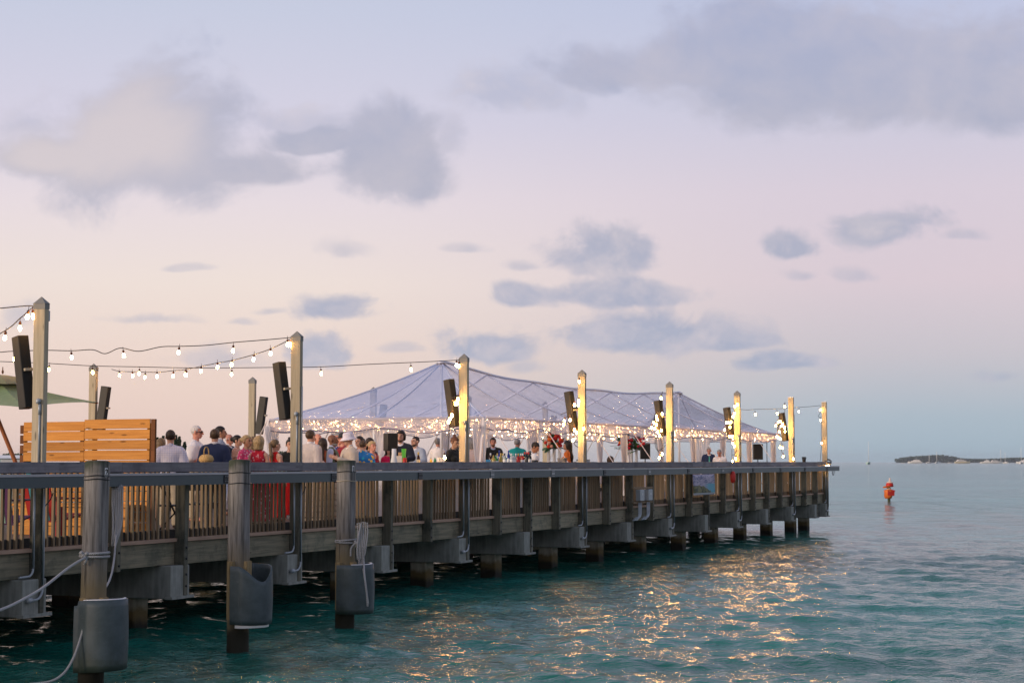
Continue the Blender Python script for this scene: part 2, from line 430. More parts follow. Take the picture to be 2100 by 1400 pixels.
# ================================================================== water
def make_water():
    m, t = mat('sea_water')
    pos = t.n('ShaderNodeNewGeometry').outputs['Position']
    p2 = t.v('MULTIPLY', pos, (1.0, 1.7, 1.0))
    dist = t.v('LENGTH', t.v('MULTIPLY', pos, (1, 1, 0)))
    n1 = t.n('ShaderNodeTexNoise', {'Vector': p2, 'Scale': 2.6, 'Detail': 3.0, 'Roughness': 0.55, 'Distortion': 0.6}).outputs[0]
    n2 = t.n('ShaderNodeTexNoise', {'Vector': p2, 'Scale': 8.5, 'Detail': 3.0, 'Roughness': 0.6, 'Distortion': 0.4}).outputs[0]
    far = t.n('ShaderNodeTexNoise', {'Vector': p2, 'Scale': 0.36, 'Detail': 5.0, 'Roughness': 0.62, 'Distortion': 0.8}).outputs[0]
    farw = t.maprange(dist, 55.0, 110.0)
    h = t.m('ADD', t.m('MULTIPLY', n1, 0.052), t.m('MULTIPLY', n2, 0.019))
    h = t.m('ADD', h, t.m('MULTIPLY', t.m('MULTIPLY', far, farw), 0.36))
    bp = t.n('ShaderNodeBump', {'Height': h, 'Strength': 1.0, 'Distance': 1.0}).outputs[0]
    pt = t.n('ShaderNodeTexNoise', {'Vector': t.v('MULTIPLY', pos, (0.35, 1.0, 1.0)), 'Scale': 0.05, 'Detail': 4.0, 'Roughness': 0.6}).outputs[0]
    c = t.mix(t.maprange(pt, 0.4, 0.62), rgb((0.002, 0.080, 0.054)), rgb((0.014, 0.165, 0.135)))
    out(t, principled(t, color=c, rough=0.06, ior=1.333, normal=bp, spec=0.5).outputs[0])
    # rows of rings round the view, dense where single waves can be told apart
    rs = [9.0]
    while rs[-1] < 6000:
        r = rs[-1]
        rs.append(r + (max(0.075, 0.00012 * r * r) if r < 75 else 0.09 * (r - 68) * 0.9))
    rs = np.array(rs)
    na = 520
    az = np.linspace(R(-46), R(46), na)
    rr, aa = np.meshgrid(rs, az, indexing='ij')
    X = rr * np.sin(aa); Y = rr * np.cos(aa)
    Z = np.zeros_like(X); DX = np.zeros_like(X); DY = np.zeros_like(X)
    rng = np.random.default_rng(3)
    for i in range(84):
        lam = 0.32 * (3.8 / 0.32) ** (rng.random() ** 1.5)
        th = R(252) + rng.normal(0, 0.62)         # wind chop running towards the viewer, slightly across
        k = 2 * math.pi / lam
        amp = 0.0036 * lam ** 0.85 * (0.6 + 0.8 * rng.random())
        fade = np.clip((75 - rr) / 30, 0, 1) if lam < 2.2 else np.clip((200 - rr) / 90, 0, 1)
        ph = rng.random() * 2 * math.pi
        arg = k * (X * math.cos(th) + Y * math.sin(th)) + ph
        Z += amp * fade * np.cos(arg)
        DX -= 0.7 * amp * fade * math.cos(th) * np.sin(arg); DY -= 0.7 * amp * fade * math.sin(th) * np.sin(arg)
    X = X + DX; Y = Y + DY
    V = np.stack([X, Y, Z], -1).reshape(-1, 3)
    nr = len(rs)
    idx = np.arange(nr * na).reshape(nr, na)
    F = np.stack([idx[:-1, :-1], idx[1:, :-1], idx[1:, 1:], idx[:-1, 1:]], -1).reshape(-1, 4)[:, ::-1]
    # still sheet for the rest of the round, so the sea goes on behind the viewer
    az2 = np.linspace(R(46), R(314), 60)
    r2 = np.array([9.0, 40.0, 200.0, 1500.0, 6000.0])
    q, b = np.meshgrid(r2, az2, indexing='ij')
    V2 = np.stack([q * np.sin(b), q * np.cos(b), np.zeros_like(q)], -1).reshape(-1, 3)
    i2 = np.arange(q.size).reshape(q.shape) + len(V)
    F2 = np.stack([i2[:-1, :-1], i2[1:, :-1], i2[1:, 1:], i2[:-1, 1:]], -1).reshape(-1, 4)[:, ::-1]
    az3 = np.linspace(0, 2 * math.pi, 61)[:-1]
    V3 = np.concatenate([[[0, 0, -0.01]], np.stack([10 * np.sin(az3), 10 * np.cos(az3), np.full(60, -0.01)], -1)])
    o3 = len(V) + len(V2)
    T3 = [(o3, o3 + 1 + (i + 1) % 60, o3 + 1 + i) for i in range(60)]
    me = np_mesh('water', np.concatenate([V, V2, V3]), np.concatenate([F, F2]), T3)
    link('water', me, m)['kind'] = 'structure'

def np_mesh(name, V, Q, T=(), smooth=True):
    me = bpy.data.meshes.new(name)
    nq = len(Q); T = np.array(T, dtype=np.int32).reshape(-1, 3)
    me.vertices.add(len(V)); me.vertices.foreach_set('co', np.asarray(V, dtype=np.float32).ravel())
    loops = np.concatenate([np.asarray(Q, dtype=np.int32).ravel(), T.ravel()])
    me.loops.add(len(loops)); me.loops.foreach_set('vertex_index', loops)
    me.polygons.add(nq + len(T))
    st = np.concatenate([np.arange(nq) * 4, nq * 4 + np.arange(len(T)) * 3]).astype(np.int32)
    me.polygons.foreach_set('loop_start', st)
    me.update(calc_edges=True)
    me.polygons.foreach_set('use_smooth', np.full(nq + len(T), smooth))
    me.validate()
    return me
make_water()

# ================================================================== pier
S_A, S_B = -6.64, 45.0
WID = 9.0
HALF = BAY / 2; Q4 = BAY / 4
pier = empty('pier', 'long timber-decked pier on square concrete piles running out over the water', 'pier', P(0, 0, 0), ANG)
MB().b2((S_A, 0.06, DECK - 0.04), (S_B, WID - 0.06, DECK)).build('deck', M_deck, pier)
for k in range(2):
    d = 0.10 if k == 0 else WID - 0.10
    MB().b2((S_A, d - 0.055, DECK - 0.045), (S_B + 0.03, d + 0.05, DECK + 0.004)).build('deck_edge', M_deckedge, pier)
MB().b2((S_B - 0.02, 0.16, DECK - 0.045), (S_B + 0.07, WID - 0.16, DECK + 0.005)).build('deck_edge', M_deckedge, pier)
n_half = int(round((S_B - S_A) / HALF))
for i in range(n_half):                      # rim boards, one per half bay, on both sides
    a = S_A + i * HALF; b = min(a + HALF, S_B) - 0.006
    for d in (0.118, WID - 0.118):
        dz = random.uniform(-0.006, 0.006)
        MB().b2((a, d - 0.024, 0.99 + dz), (b, d + 0.024, DECK - 0.047 + min(dz, 0)), ch=0.004).build('rim_board', M_rim, pier)
for y in (1.6, 3.1, 4.5, 5.9, 7.4):
    MB().b2((S_A, y - 0.045, 1.0), (S_B, y + 0.045, DECK - 0.042)).build('stringer', M_curb, pier)
cap_me = MB().b2((-0.36, -0.07, 0.505), (0.12, WID + 0.07, 0.985), ch=0.012).mesh('pile_cap')
led_me = MB().b2((-0.38, -0.10, 0.505), (0.20, 0.02, 0.545)).mesh('cap_ledge')
pil_me = MB().b2((-0.18, -0.18, -3.0), (0.18, 0.18, 0.50), ch=0.02).mesh('pile')
for i in range(n_half + 1):
    s = S_A + i * HALF
    if s > S_B: s = S_B - 0.15
    link('pile_cap', cap_me, M_cap, pier, (s, 0, 0))
    link('cap_ledge', led_me, M_cap, pier, (s, -0.002, -0.002))
    for y in (0.85, 4.5, 8.15):
        link('pile', pil_me, M_pile, pier, (s - 0.12 + random.uniform(-.04, .04), y + random.uniform(-.05, .05), 0))

# ------------------------------------------------------------------ railings
def steel_channel(par):
    rng = random.Random(4)
    n = 0
    joints = [S_A] + [0.12 * BAY + HALF * k for k in range(-2, 14)] + [S_B + 0.95]
    for a, b in zip(joints[:-1], joints[1:]):
        if b - a < 0.2: continue
        ch = MB().b2((a + 0.004, -0.265, RAIL - 0.33), (b - 0.004, -0.135, RAIL - 0.187)).build('steel_channel', M_channel, par)
        MB().b2((a + 0.004, -0.275, RAIL - 0.185), (b - 0.004, -0.133, RAIL - 0.152)).build('channel_lip', M_lip, ch)
    for k, s in enumerate(joints[1:-1]):
        light = k in (2, 6, 7, 9, 11)
        pl = MB().b2((s - 0.085, -0.277, RAIL - 0.315), (s + 0.085, -0.266, RAIL - 0.19)).build('splice_plate', M_splice if light else M_splice_dark, par)
        bo = MB()
        for i in range(4):
            for z in (RAIL - 0.29, RAIL - 0.215):
                bo.lathe([(0.008, 0), (0.008, 0.008), (0, 0.010)], 6, (s - 0.06 + i * 0.04, -0.277, z), Matrix.Rotation(R(90), 3, 'X'))
        bo.build('bolt_row', M_splice_dark if light else M_splice, pl)['kind'] = 'stuff'
    bk = MB()                                        # dangling handle hook below the channel's end
    bk.tube([(S_B + 0.2 + 0.14 * math.cos(a), -0.2, RAIL - 0.33 - 0.16 * math.sin(a)) for a in [i * math.pi / 10 for i in range(11)]], 0.012, 6)
    bk.build('end_hook', M_splice_dark, par)

bal_me = MB().b2((-0.019, -0.019, DECK - 0.03), (0.019, 0.019, RAIL - 0.145)).mesh('baluster')
bal_me.materials.append(M_balus)
def railing(name, label, along, side):
    """along 's': runs with the pier; side 0 near, 1 far"""
    r = empty(name, label, 'railing', P(0, 0, 0), ANG)
    yy = lambda d: d if side == 0 else WID - d
    def bb(lo, hi, nm, m, par=r, ch=0.0):
        return MB().b2((lo[0], yy(lo[1]), lo[2]), (hi[0], yy(hi[1]), hi[2]), ch).build(nm, m, par)
    a = S_A
    rng = random.Random(5 + side)
    i = 0
    while a < S_B - 0.1:                       # rail boards of uneven length
        b = min(a + rng.choice([3.32, 4.98, 4.98, 3.32]), S_B + 0.12)
        if S_B - b < 1.0: b = S_B + 0.12
        dz = rng.uniform(-0.006, 0.004)
        bb((a, -0.132, RAIL - 0.14 + dz), (b - 0.005, -0.094, RAIL + dz), 'rail_board', M_rail, ch=0.004)
        bb((a, -0.090, RAIL - 0.045 + dz), (b - 0.005, 0.15, RAIL - 0.007 + dz), 'rail_cap_board', M_rail)
        bb((a, 0.098, RAIL - 0.145), (b - 0.005, 0.134, RAIL - 0.055), 'inner_rail_board', M_balus)
        bb((a, 0.17, DECK + 0.006), (b - 0.005, 0.26, DECK + 0.13), 'curb', M_curb)
        a = b
    n = int((S_B - S_A) / Q4) + 1
    pos = []
    for q in range(n):
        s = S_A + q * Q4
        near_light = abs((s / BAY) - round(s / BAY)) < 0.01
        if not near_light or s < -0.1 and side == 1:
            half = q % 2 == 0
            zb = 0.547 if half else 0.975
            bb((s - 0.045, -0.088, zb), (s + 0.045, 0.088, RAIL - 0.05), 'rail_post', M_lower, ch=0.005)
            if side == 0:
                bo = MB()
                for z in ((0.68, 0.85, 1.08, 1.24) if half else (1.06, 1.24)):
                    bo.lathe([(0.018, 0), (0.018, 0.012), (0.0, 0.014)], 8, (s, -0.089, z), Matrix.Rotation(R(90), 3, 'X'))
                bo.build('bolt_row', M_splice_dark, r)['kind'] = 'stuff'
        for j in range(1, 13):
            x = s + j * Q4 / 13
            if x < S_B - 0.08: pos.append(x + rng.uniform(-0.004, 0.004))
    pos.sort()
    if side == 0:
        vis = [x for x in pos if x > -1.75]
        solo, rest = vis[:298], vis[298:] + [x for x in pos if x <= -1.75]
        for x in solo:
            o = link('baluster', bal_me, None, r, (x, 0.112 + 0.04, 0)); o.rotation_euler = (0, rng.uniform(-.006, .006), rng.uniform(-.05, .05))
    else:
        rest = pos
    mb = MB()
    for x in rest: mb.b2((x - 0.019, yy(0.152) - 0.019, DECK - 0.03), (x + 0.019, yy(0.152) + 0.019, RAIL - 0.145))
    mb.build('baluster_row', M_balus, r)['kind'] = 'stuff'
    return r
near_rail = railing('railing', 'near-side timber railing with square balusters above the dark grey steel channel', 's', 0)
steel_channel(near_rail)
far_rail = railing('railing', 'far-side timber railing behind the party guests, across the deck', 's', 1)
er = empty('railing', 'short end railing closing the pier beyond the last light post', 'railing', P(S_B, 0, 0), ANG)
MB().b2((-0.02, 0.0, RAIL - 0.14), (0.02, WID, RAIL - 0.003)).build('rail_board', M_rail, er)
mb = MB()
for i in range(int(WID / 0.128)): mb.b2((-0.06, i * .128 + .03, DECK), (-0.022, i * .128 + .068, RAIL - 0.1))
mb.build('baluster_row', M_balus, er)['kind'] = 'stuff'
for y in (1.6, 3.2, 4.8, 6.4, 8.0): MB().b2((-0.105, y, 0.98), (-0.064, y + .14, RAIL - 0.05)).build('rail_post', M_lower, er)

# ------------------------------------------------------------------ light posts
POST_TOP = RAIL + 2.17
near_lab = ['tall square timber light post in front of the orange plank wall', 'timber light post behind the middle mooring pile, beside the woman in black',
            'timber light post at the left front corner of the clear tent', 'timber light post beside the long-haired woman in orange',
            'timber light post in front of the tent\'s far peak', 'timber light post next to the two men looking down',
            'flat-topped timber light post at the right end of the tent', 'last flat-topped light post at the pier\'s outer corner']
far_lab = ['far-side timber light post behind the orange plank wall', 'far-side timber light post at the tent\'s left back corner',
           'far-side timber light post seen blurred through the tent\'s left slope', 'far-side timber light post hidden behind the tent\'s middle', 'far-side timber light post behind the tent\'s far peak']
def light_post(s, side, label, flat=False):
    d = 0.0 if side == 0 else WID
    t = empty('light_post', label, 'light post', P(s, d, DECK), ANG, 'light posts along the pier')
    h = POST_TOP - DECK
    top = h if flat else h - 0.10
    w, q = 0.09, 0.045
    MB().b2((-q, -w, RAIL - DECK - 0.05), (q, w, top), ch=0.006).build('shaft', M_post, t)
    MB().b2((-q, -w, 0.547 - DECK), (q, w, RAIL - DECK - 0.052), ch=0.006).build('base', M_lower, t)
    cp = MB()
    if flat:
        cp.b2((-q - .003, -w - .003, top + .001), (q + .003, w + .003, top + 0.02)); cp.build('cap', M_white, t)
    else:
        cp.b2((-q - .004, -w - .004, top - 0.07), (q + .004, w + .004, top + 0.002))
        z = top + 0.002
        cp.add([(-q - .01, -w - .01, z), (q + .01, -w - .01, z), (q + .01, w + .01, z), (-q - .01, w + .01, z), (0, 0, top + 0.10)],
               [(0, 3, 2, 1), (0, 1, 4), (1, 2, 4), (2, 3, 4), (3, 0, 4)])
        cp.build('cap', M_postcap, t)
    zr = RAIL - DECK
    if side == 0 and s < 40:
        rp = 0.014
        y1 = -0.045 if s < 13 else -0.06
        c = MB().tube([(-q - rp, y1, zr + 0.0), (-q - rp, y1, zr + 0.74)], rp, 8)
        c.tube([(-q - rp, y1, zr + 0.62), (-q - rp, y1, zr + 0.76)], 0.02, 8)
        c.build('conduit', M_conduit, t)
        MB().lathe([(0.0, -0.03), (0.026, -0.03), (0.034, 0.0), (0.03, 0.03), (0, 0.045)], 10, (-q - 0.03, y1 + 0.01, zr + 0.79)).build('weatherhead', M_conduit, t)
        if s > 1:
            c2 = MB().tube([(0.0, -w - rp, zr - 0.0), (0.0, -w - rp, zr + (1.25 if s < 25 else 1.6))], rp, 8); c2.build('conduit', M_conduit, t)
    if side == 0:
        zz = 0.985 - DECK
        def bend(x0, y0, z0, rad, n=6): return [(x0 - rad + rad * math.cos(a), y0, z0 - rad * math.sin(a)) for a in [i * math.pi / 2 / n for i in range(n + 1)]]
        a = MB(); x, y = -0.15, -0.06
        a.tube([(x, y, zr - 0.34), (x, y, zz + 0.14)] + bend(x, y, zz + 0.14, 0.10) + [(x - 0.28, y, zz + 0.035)], 0.016, 8); a.build('lower_conduit', M_conduit, t)
        b = MB(); x, y = -0.02, -0.115
        b.tube([(x, y, zr - 0.34), (x, y, zz - 0.12)] + bend(x, y, zz - 0.12, 0.14) + [(x - 0.22, y, zz - 0.26)], 0.017, 8)
        b.lathe([(0.0, 0), (0.035, 0), (0.035, 0.08), (0.0, 0.08)], 10, (x - 0.30, y, zz - 0.26), Matrix.Rotation(R(90), 3, 'Y')); b.build('lower_conduit', M_conduit, t)
        lp = MB().tube([(0.05 + 0.22 * i / 8, -0.03, zr - 0.62 + 0.06 * math.sin(i * 0.4) + 0.22 * (i / 8) ** 3) for i in range(9)], 0.008, 6); lp.build('cable_loop', M_cable, t)
    if s == 0:
        MB().b2((0.06, -0.06, zr + 1.85), (0.11, 0.03, zr + 1.99), ch=0.006).build('junction_box', M_conduit, t)
    return t
POSTS = [0, 1, 2, 3, 4, 5, 6, 6.74]
for i, (k, lab) in enumerate(zip(POSTS, near_lab)): light_post(k * BAY, 0, lab, flat=i >= 6)
for k, lab in zip((2, 3, 4, 5, 6), far_lab): light_post(k * BAY, 1, lab)

# ------------------------------------------------------------------ column loudspeakers on the posts
spk_where = ['in front of the green umbrella', 'left of the second light post from the left', 'at the tent\'s left front corner, lit by bulbs',
             'wound with cables above the woman in orange', 'wound with bulbs in front of the tent\'s far peak', 'above the two men looking down, wound with bulbs',
             'at the tent\'s right end, covered in bulbs']
spk_far = ['on the far post behind the orange plank wall', 'on the far post at the tent\'s left back corner', 'blurred behind the tent\'s left slope', 'hidden behind the tent\'s middle', 'behind the tent\'s far peak']
def column_speaker(s, side, label):
    sg = 1 if side == 0 else -1
    d = 0.27 if side == 0 else WID - 0.27
    t = empty('column_speaker', label, 'loudspeaker', P(s, d, RAIL + 1.18), 0, 'column loudspeakers on the light posts')
    Mx = Matrix.Rotation(ANG, 4, 'Z') @ Matrix.Rotation(R(-8.5) * sg, 4, 'X') @ Matrix.Rotation(R(-22) if side == 0 else R(8), 4, 'Z')
    t.matrix_world = Matrix.Translation(P(s, d, RAIL + 1.18)) @ Mx
    wx, wy, hz = 0.155, 0.175, 0.96
    MB().b2((-wx / 2, -wy / 2, -hz / 2), (wx / 2, wy / 2, hz / 2), ch=0.006).build('cabinet', M_spk, t)
    MB().b2((-wx / 2 + .008, -wy / 2 - .006, -hz / 2 + .01), (wx / 2 - .008, -wy / 2 - .001, hz / 2 - .01)).build('grille', M_grille, t)
    MB().b2((-0.05, -wy / 2 - 0.05, 0.0), (0.07, -wy / 2 - 0.007, 0.035)).build('bracket', M_bracket, t)
    return t
for k, lab in zip(POSTS[:7], spk_where): column_speaker(k * BAY, 0, 'narrow black column loudspeaker ' + lab)
for k, lab in zip((2, 3, 4, 5, 6), spk_far): column_speaker(k * BAY, 1, 'narrow black column loudspeaker ' + lab)

# ------------------------------------------------------------------ string lights
bulb_me = MB().lathe([(0.0, -0.045), (0.012, -0.040), (0.020, -0.028), (0.0225, -0.010), (0.0195, 0.010), (0.014, 0.026), (0.011, 0.034)], 12).mesh('bulb'); bulb_me.materials.append(M_bulb)
sock_me = MB().lathe([(0.013, 0.030), (0.019, 0.034), (0.019, 0.075), (0.012, 0.085), (0.004, 0.09), (0.004, 0.14)], 8).mesh('socket'); sock_me.materials.append(M_socket)
def string_light(label, paths, bulbs, group=None, r=0.0075):
    """paths: lists of world points; bulbs: world points of the bulb centres"""
    o = Vector(paths[0][0])
    t = empty('string_light', label, 'string lights', o, 0, group)
    for pts in paths:
        MB().tube([Vector(p) - o for p in pts], r, 5).build('cable', M_cable, t)
    for b in bulbs:
        q = link('bulb', bulb_me, None, t, Vector(b) - o)
        q.rotation_euler = (random.uniform(-.15, .15), random.uniform(-.15, .15), 0)
        link('socket', sock_me, None, q)
    return t
def smooth(pts, n=6):
    """Catmull-Rom through pts"""
    pts = [Vector(p) for p in pts]
    q = [pts[0]] + pts + [pts[-1]]
    res = []
    for i in range(1, len(q) - 2):
        for j in range(n):
            u = j / n; a, b, c, d = q[i - 1], q[i], q[i + 1], q[i + 2]
            res.append(0.5 * ((2 * b) + (c - a) * u + (2 * a - 5 * b + 4 * c - d) * u * u + (3 * b - a - 3 * c + d) * u ** 3))
    return res + [pts[-1]]
def pxpath(lst, Z0, Z1=None, n=6):
    Z1 = Z0 if Z1 is None else Z1
    xs = [p[0] for p in lst]; lo, hi = xs[0], xs[-1]
    return smooth([pix(x, y, Z0 + (Z1 - Z0) * (x - lo) / (hi - lo)) for x, y in lst], n)
def zbetween(x, x0, x1, Z0, Z1): return Z0 + (Z1 - Z0) * (x - x0) / (x1 - x0)
def pxb(lst, x0, x1, Z0, Z1): return [pix(x, y, zbetween(x, x0, x1, Z0, Z1)) for x, y in lst]
G = 'festoon strings over the deck'
ZP = [22.96 + 6.107 * k for k in POSTS]
string_light('festoon string running left out of the picture from the top of the leftmost light post',
             [pxpath([(-330, 672), (-200, 652), (-90, 640), (0, 632), (56, 627), (72, 629)], 23.6, ZP[0])],
             pxb([(56, 649), (-40, 657), (-140, 668), (-240, 680)], -330, 72, 23.6, ZP[0]), G)
string_light('steep festoon string falling to the left from the leftmost light post',
             [pxpath([(-260, 790), (-120, 738), (0, 684), (42, 652), (63, 634), (72, 628)], 27.5, ZP[0])],
             pxb([(10, 692), (41, 672), (68, 648), (-60, 738), (-150, 770)], -260, 72, 27.5, ZP[0]), G)
string_light('wavy festoon string between the umbrella and the second light post, uppermost of the long ones',
             [pxpath([(-260, 742), (-120, 734), (0, 722), (29, 720), (90, 718), (147, 719), (190, 717), (215, 725), (240, 715), (254, 714), (285, 720), (330, 711), (365, 710), (420, 708), (478, 702), (540, 697), (597, 692)], 29.4, ZP[1])],
             pxb([(29, 735), (147, 732), (254, 728), (366, 722), (478, 718), (590, 706), (-95, 745), (-210, 755)], -260, 597, 29.4, ZP[1]), G)
string_light('long straight festoon string reaching across to the light post at the tent corner',
             [pxpath([(-200, 735), (0, 741), (100, 745), (190, 750), (285, 752), (380, 754), (475, 754), (565, 753), (659, 752), (750, 747), (843, 743), (905, 740), (941, 738)], 35.6, ZP[2])],
             pxb([(190, 763), (285, 765), (380, 767), (475, 767), (567, 767), (659, 765), (843, 757), (936, 748), (941, 750), (100, 757), (-60, 751)], -200, 941, 35.6, ZP[2]), G)
string_light('sagging festoon string rising from the far post behind the plank wall',
             [pxpath([(229, 757), (245, 761), (272, 762), (322, 763), (353, 760), (382, 757), (446, 744), (475, 739), (520, 727), (555, 715), (597, 695)], 39.0, ZP[1])],
             pxb([(245, 769), (272, 770), (297, 773), (322, 771), (355, 770), (382, 768), (412, 760), (446, 752), (475, 747), (520, 736), (555, 724), (596, 706)], 229, 597, 39.0, ZP[1]), G)
string_light('short festoon string hung between the last two light posts beyond the tent',
             [pxpath([(1490, 836), (1530, 840), (1549, 839), (1593, 838), (1637, 835), (1665, 833), (1683, 831)], ZP[5] - 0.3, ZP[7])],
             pxb([(1549, 849), (1594, 847), (1638, 843), (1682, 840)], 1490, 1683, ZP[5] - 0.3, ZP[7]), G)
GC = 'surplus festoon bulbs bundled on the light posts'
def bundle(k, label, bulbs, loops, seed):
    Z = ZP[k] + 0.02; rg = random.Random(seed)
    paths = [pxpath(l, Z, Z + 0.15, 8) for l in loops]
    string_light(label, paths, [pix(x, y, Z - 0.30 + rg.uniform(-0.12, 0.12)) for x, y in bulbs], GC, 0.008)
def tangle(cx, cy, rx, ry, n, seed):
    rg = random.Random(seed); res = []
    for i in range(n):
        a = rg.uniform(0, 6.28); b = rg.uniform(0.6, 1.0); w = rg.uniform(2.5, 4.8)
        res.append([(cx + rx * b * math.cos(a + w * j / 8) + j * 0.01, cy + ry * b * math.sin(a + w * j / 8) * (0.8 + 0.2 * b)) for j in range(9)])
    return res
bundle(2, 'loose bulb string wrapped on the column loudspeaker at the tent corner',
       [(939, 818), (938, 826), (934, 827), (927, 851), (923, 858), (920, 864), (912, 937)],
       [[(941, 740), (941.5, 780), (942, 815)], [(922, 862), (921, 880), (918, 935)], [(924, 858), (930, 878), (940, 892)], [(940, 815), (928, 818), (921, 845), (920, 862)]] + tangle(934, 818, 9, 7, 5, 1), 11)
bundle(3, 'thick tangle of cable and bulbs on the loudspeaker above the woman in orange',
       [(1188, 782), (1187, 822), (1178, 830), (1186, 830), (1169, 860), (1157, 863), (1156, 870), (1178, 881), (1182, 886), (1197, 878), (1175, 902)],
       [[(1192, 772), (1188, 776), (1186, 795), (1190, 812)], [(1150, 850), (1162, 845), (1172, 846)], [(1155, 862), (1164, 852), (1175, 842)], [(1168, 888), (1172, 870), (1180, 850)], [(1176, 902), (1179, 912), (1190, 919)], [(1193, 838), (1196, 850), (1194, 868), (1198, 873)]] + tangle(1180, 848, 9, 20, 12, 2), 12)
bundle(4, 'bunch of glowing bulbs hanging left of the light post before the tent\'s far peak',
       [(1356, 816), (1358, 848), (1346, 853), (1348, 860), (1341, 866), (1346, 870), (1336, 876), (1343, 878), (1349, 885), (1356, 882), (1353, 893), (1358, 930), (1352, 938)],
       [[(1359, 803), (1357, 812), (1359, 830), (1356, 846)], [(1344, 895), (1344, 915), (1352, 928)], [(1346, 895), (1346, 912), (1350, 925)], [(1352, 897), (1358, 908), (1357, 922)], [(1350, 924), (1360, 918), (1365, 912)]] + tangle(1349, 862, 8, 18, 9, 3), 13)
bundle(5, 'bunch of glowing bulbs beside the light post near the two men',
       [(1512, 829), (1507, 833), (1506, 847), (1503, 854), (1490, 866), (1494, 866), (1499, 865), (1497, 875), (1486, 881), (1496, 894), (1502, 894), (1503, 908), (1506, 914), (1509, 939), (1502, 945)],
       [[(1509, 818), (1508, 838), (1508, 850)], [(1505, 898), (1511, 915), (1508, 930), (1502, 932)], [(1501, 920), (1501, 935), (1503, 944)]] + tangle(1498, 872, 9, 22, 8, 4), 14)
bundle(6, 'bunch of glowing bulbs on the post at the tent\'s right end',
       [(1609, 833), (1596, 865), (1600, 863), (1605, 869), (1603, 873), (1609, 876), (1598, 885), (1610, 884), (1593, 895), (1597, 897), (1600, 899), (1600, 916), (1605, 918), (1606, 935), (1627, 940), (1591, 872)],
       [[(1610, 824), (1609, 850), (1607, 862)], [(1601, 905), (1604, 912), (1603, 925), (1612, 940)]] + tangle(1602, 878, 8, 20, 9, 5), 15)
bundle(7, 'coil of string lights dropped at the foot of the pier\'s last light post',
       [(1683, 861), (1685, 908), (1694, 954.5), (1699, 954.5)],
       [[(1686, 840), (1680, 850), (1678, 853), (1684, 858)], [(1685, 862), (1684, 890), (1685, 907), (1682, 945)]] + tangle(1697, 947, 9, 7, 9, 6), 16)

# ================================================================== clear party tent
TS0, TS1 = 18.2, 44.4
TD0, TD1 = 1.75, 7.45
DC = (TD0 + TD1) / 2
EZ = RAIL + 1.03
PK1, PK2 = 21.9, 41.8
def ridge_z(s):
    t = max(0.0, min(1.0, (s - PK1) / (PK2 - PK1)))
    sag = 0.30 * (1 - abs(2 * t - 1) ** 2.6)
    return RAIL + 2.57 - 0.05 * t - sag + 0.02 * math.sin(t * 24)
def vinyl():
    m, t = mat('clear_vinyl')
    co = t.n('ShaderNodeTexCoord').outputs['Object']
    nz = t.n('ShaderNodeTexNoise', {'Vector': co, 'Scale': 1.6, 'Detail': 5.0, 'Distortion': 1.0}).outputs[0]
    bp = t.n('ShaderNodeBump', {'Height': nz, 'Strength': 0.5, 'Distance': 0.12}).outputs[0]
    tr = t.n('ShaderNodeBsdfTransparent', {'Color': (0.95, 0.94, 0.98, 1)})
    gl = t.n('ShaderNodeBsdfGlossy', {'Color': (0.85, 0.87, 1.0, 1), 'Roughness': 0.14, 'Normal': bp})
    df = t.n('ShaderNodeBsdfDiffuse', {'Color': (0.80, 0.76, 0.86, 1), 'Normal': bp})
    tl = t.n('ShaderNodeBsdfTranslucent', {'Color': (0.84, 0.78, 0.84, 1), 'Normal': bp})
    dt = t.n('ShaderNodeMixShader', {0: 0.5, 1: df.outputs[0], 2: tl.outputs[0]})
    a = t.n('ShaderNodeMixShader', {0: t.m('ADD', 0.15, t.m('MULTIPLY', t.maprange(nz, 0.45, 0.7), 0.10)), 1: tr.outputs[0], 2: dt.outputs[0]})
    fr = t.n('ShaderNodeFresnel', {'IOR': 1.35, 'Normal': bp}).outputs[0]
    b = t.n('ShaderNodeMixShader', {0: t.m('MULTIPLY', fr, 0.55), 1: a.outputs[0], 2: gl.outputs[0]})
    out(t, b.outputs[0]); return m
def sheer(name, col, thru, tl=0.5):
    m, t = mat(name)
    df = t.n('ShaderNodeBsdfDiffuse', {'Color': rgb(col)})
    ts = t.n('ShaderNodeBsdfTranslucent', {'Color': rgb(col)})
    a = t.n('ShaderNodeMixShader', {0: tl, 1: df.outputs[0], 2: ts.outputs[0]})
    tr = t.n('ShaderNodeBsdfTransparent', {'Color': (1, 1, 1, 1)})
    b = t.n('ShaderNodeMixShader', {0: thru, 1: a.outputs[0], 2: tr.outputs[0]})
    out(t, b.outputs[0]); return m
M_vinyl = vinyl()
M_valance = sheer('valance_vinyl', (0.74, 0.68, 0.70), 0.30, 0.55)
M_curtain = sheer('sheer_curtain', (0.92, 0.86, 0.84), 0.12, 0.55)
M_trim = plain('valance_trim', (0.07, 0.08, 0.16), 0.5)
M_alu = plain('tent_frame', (0.60, 0.60, 0.68), 0.4, 0.3, 0.1)
M_strap = plain('white_strap', (0.74, 0.66, 0.62), 0.7)

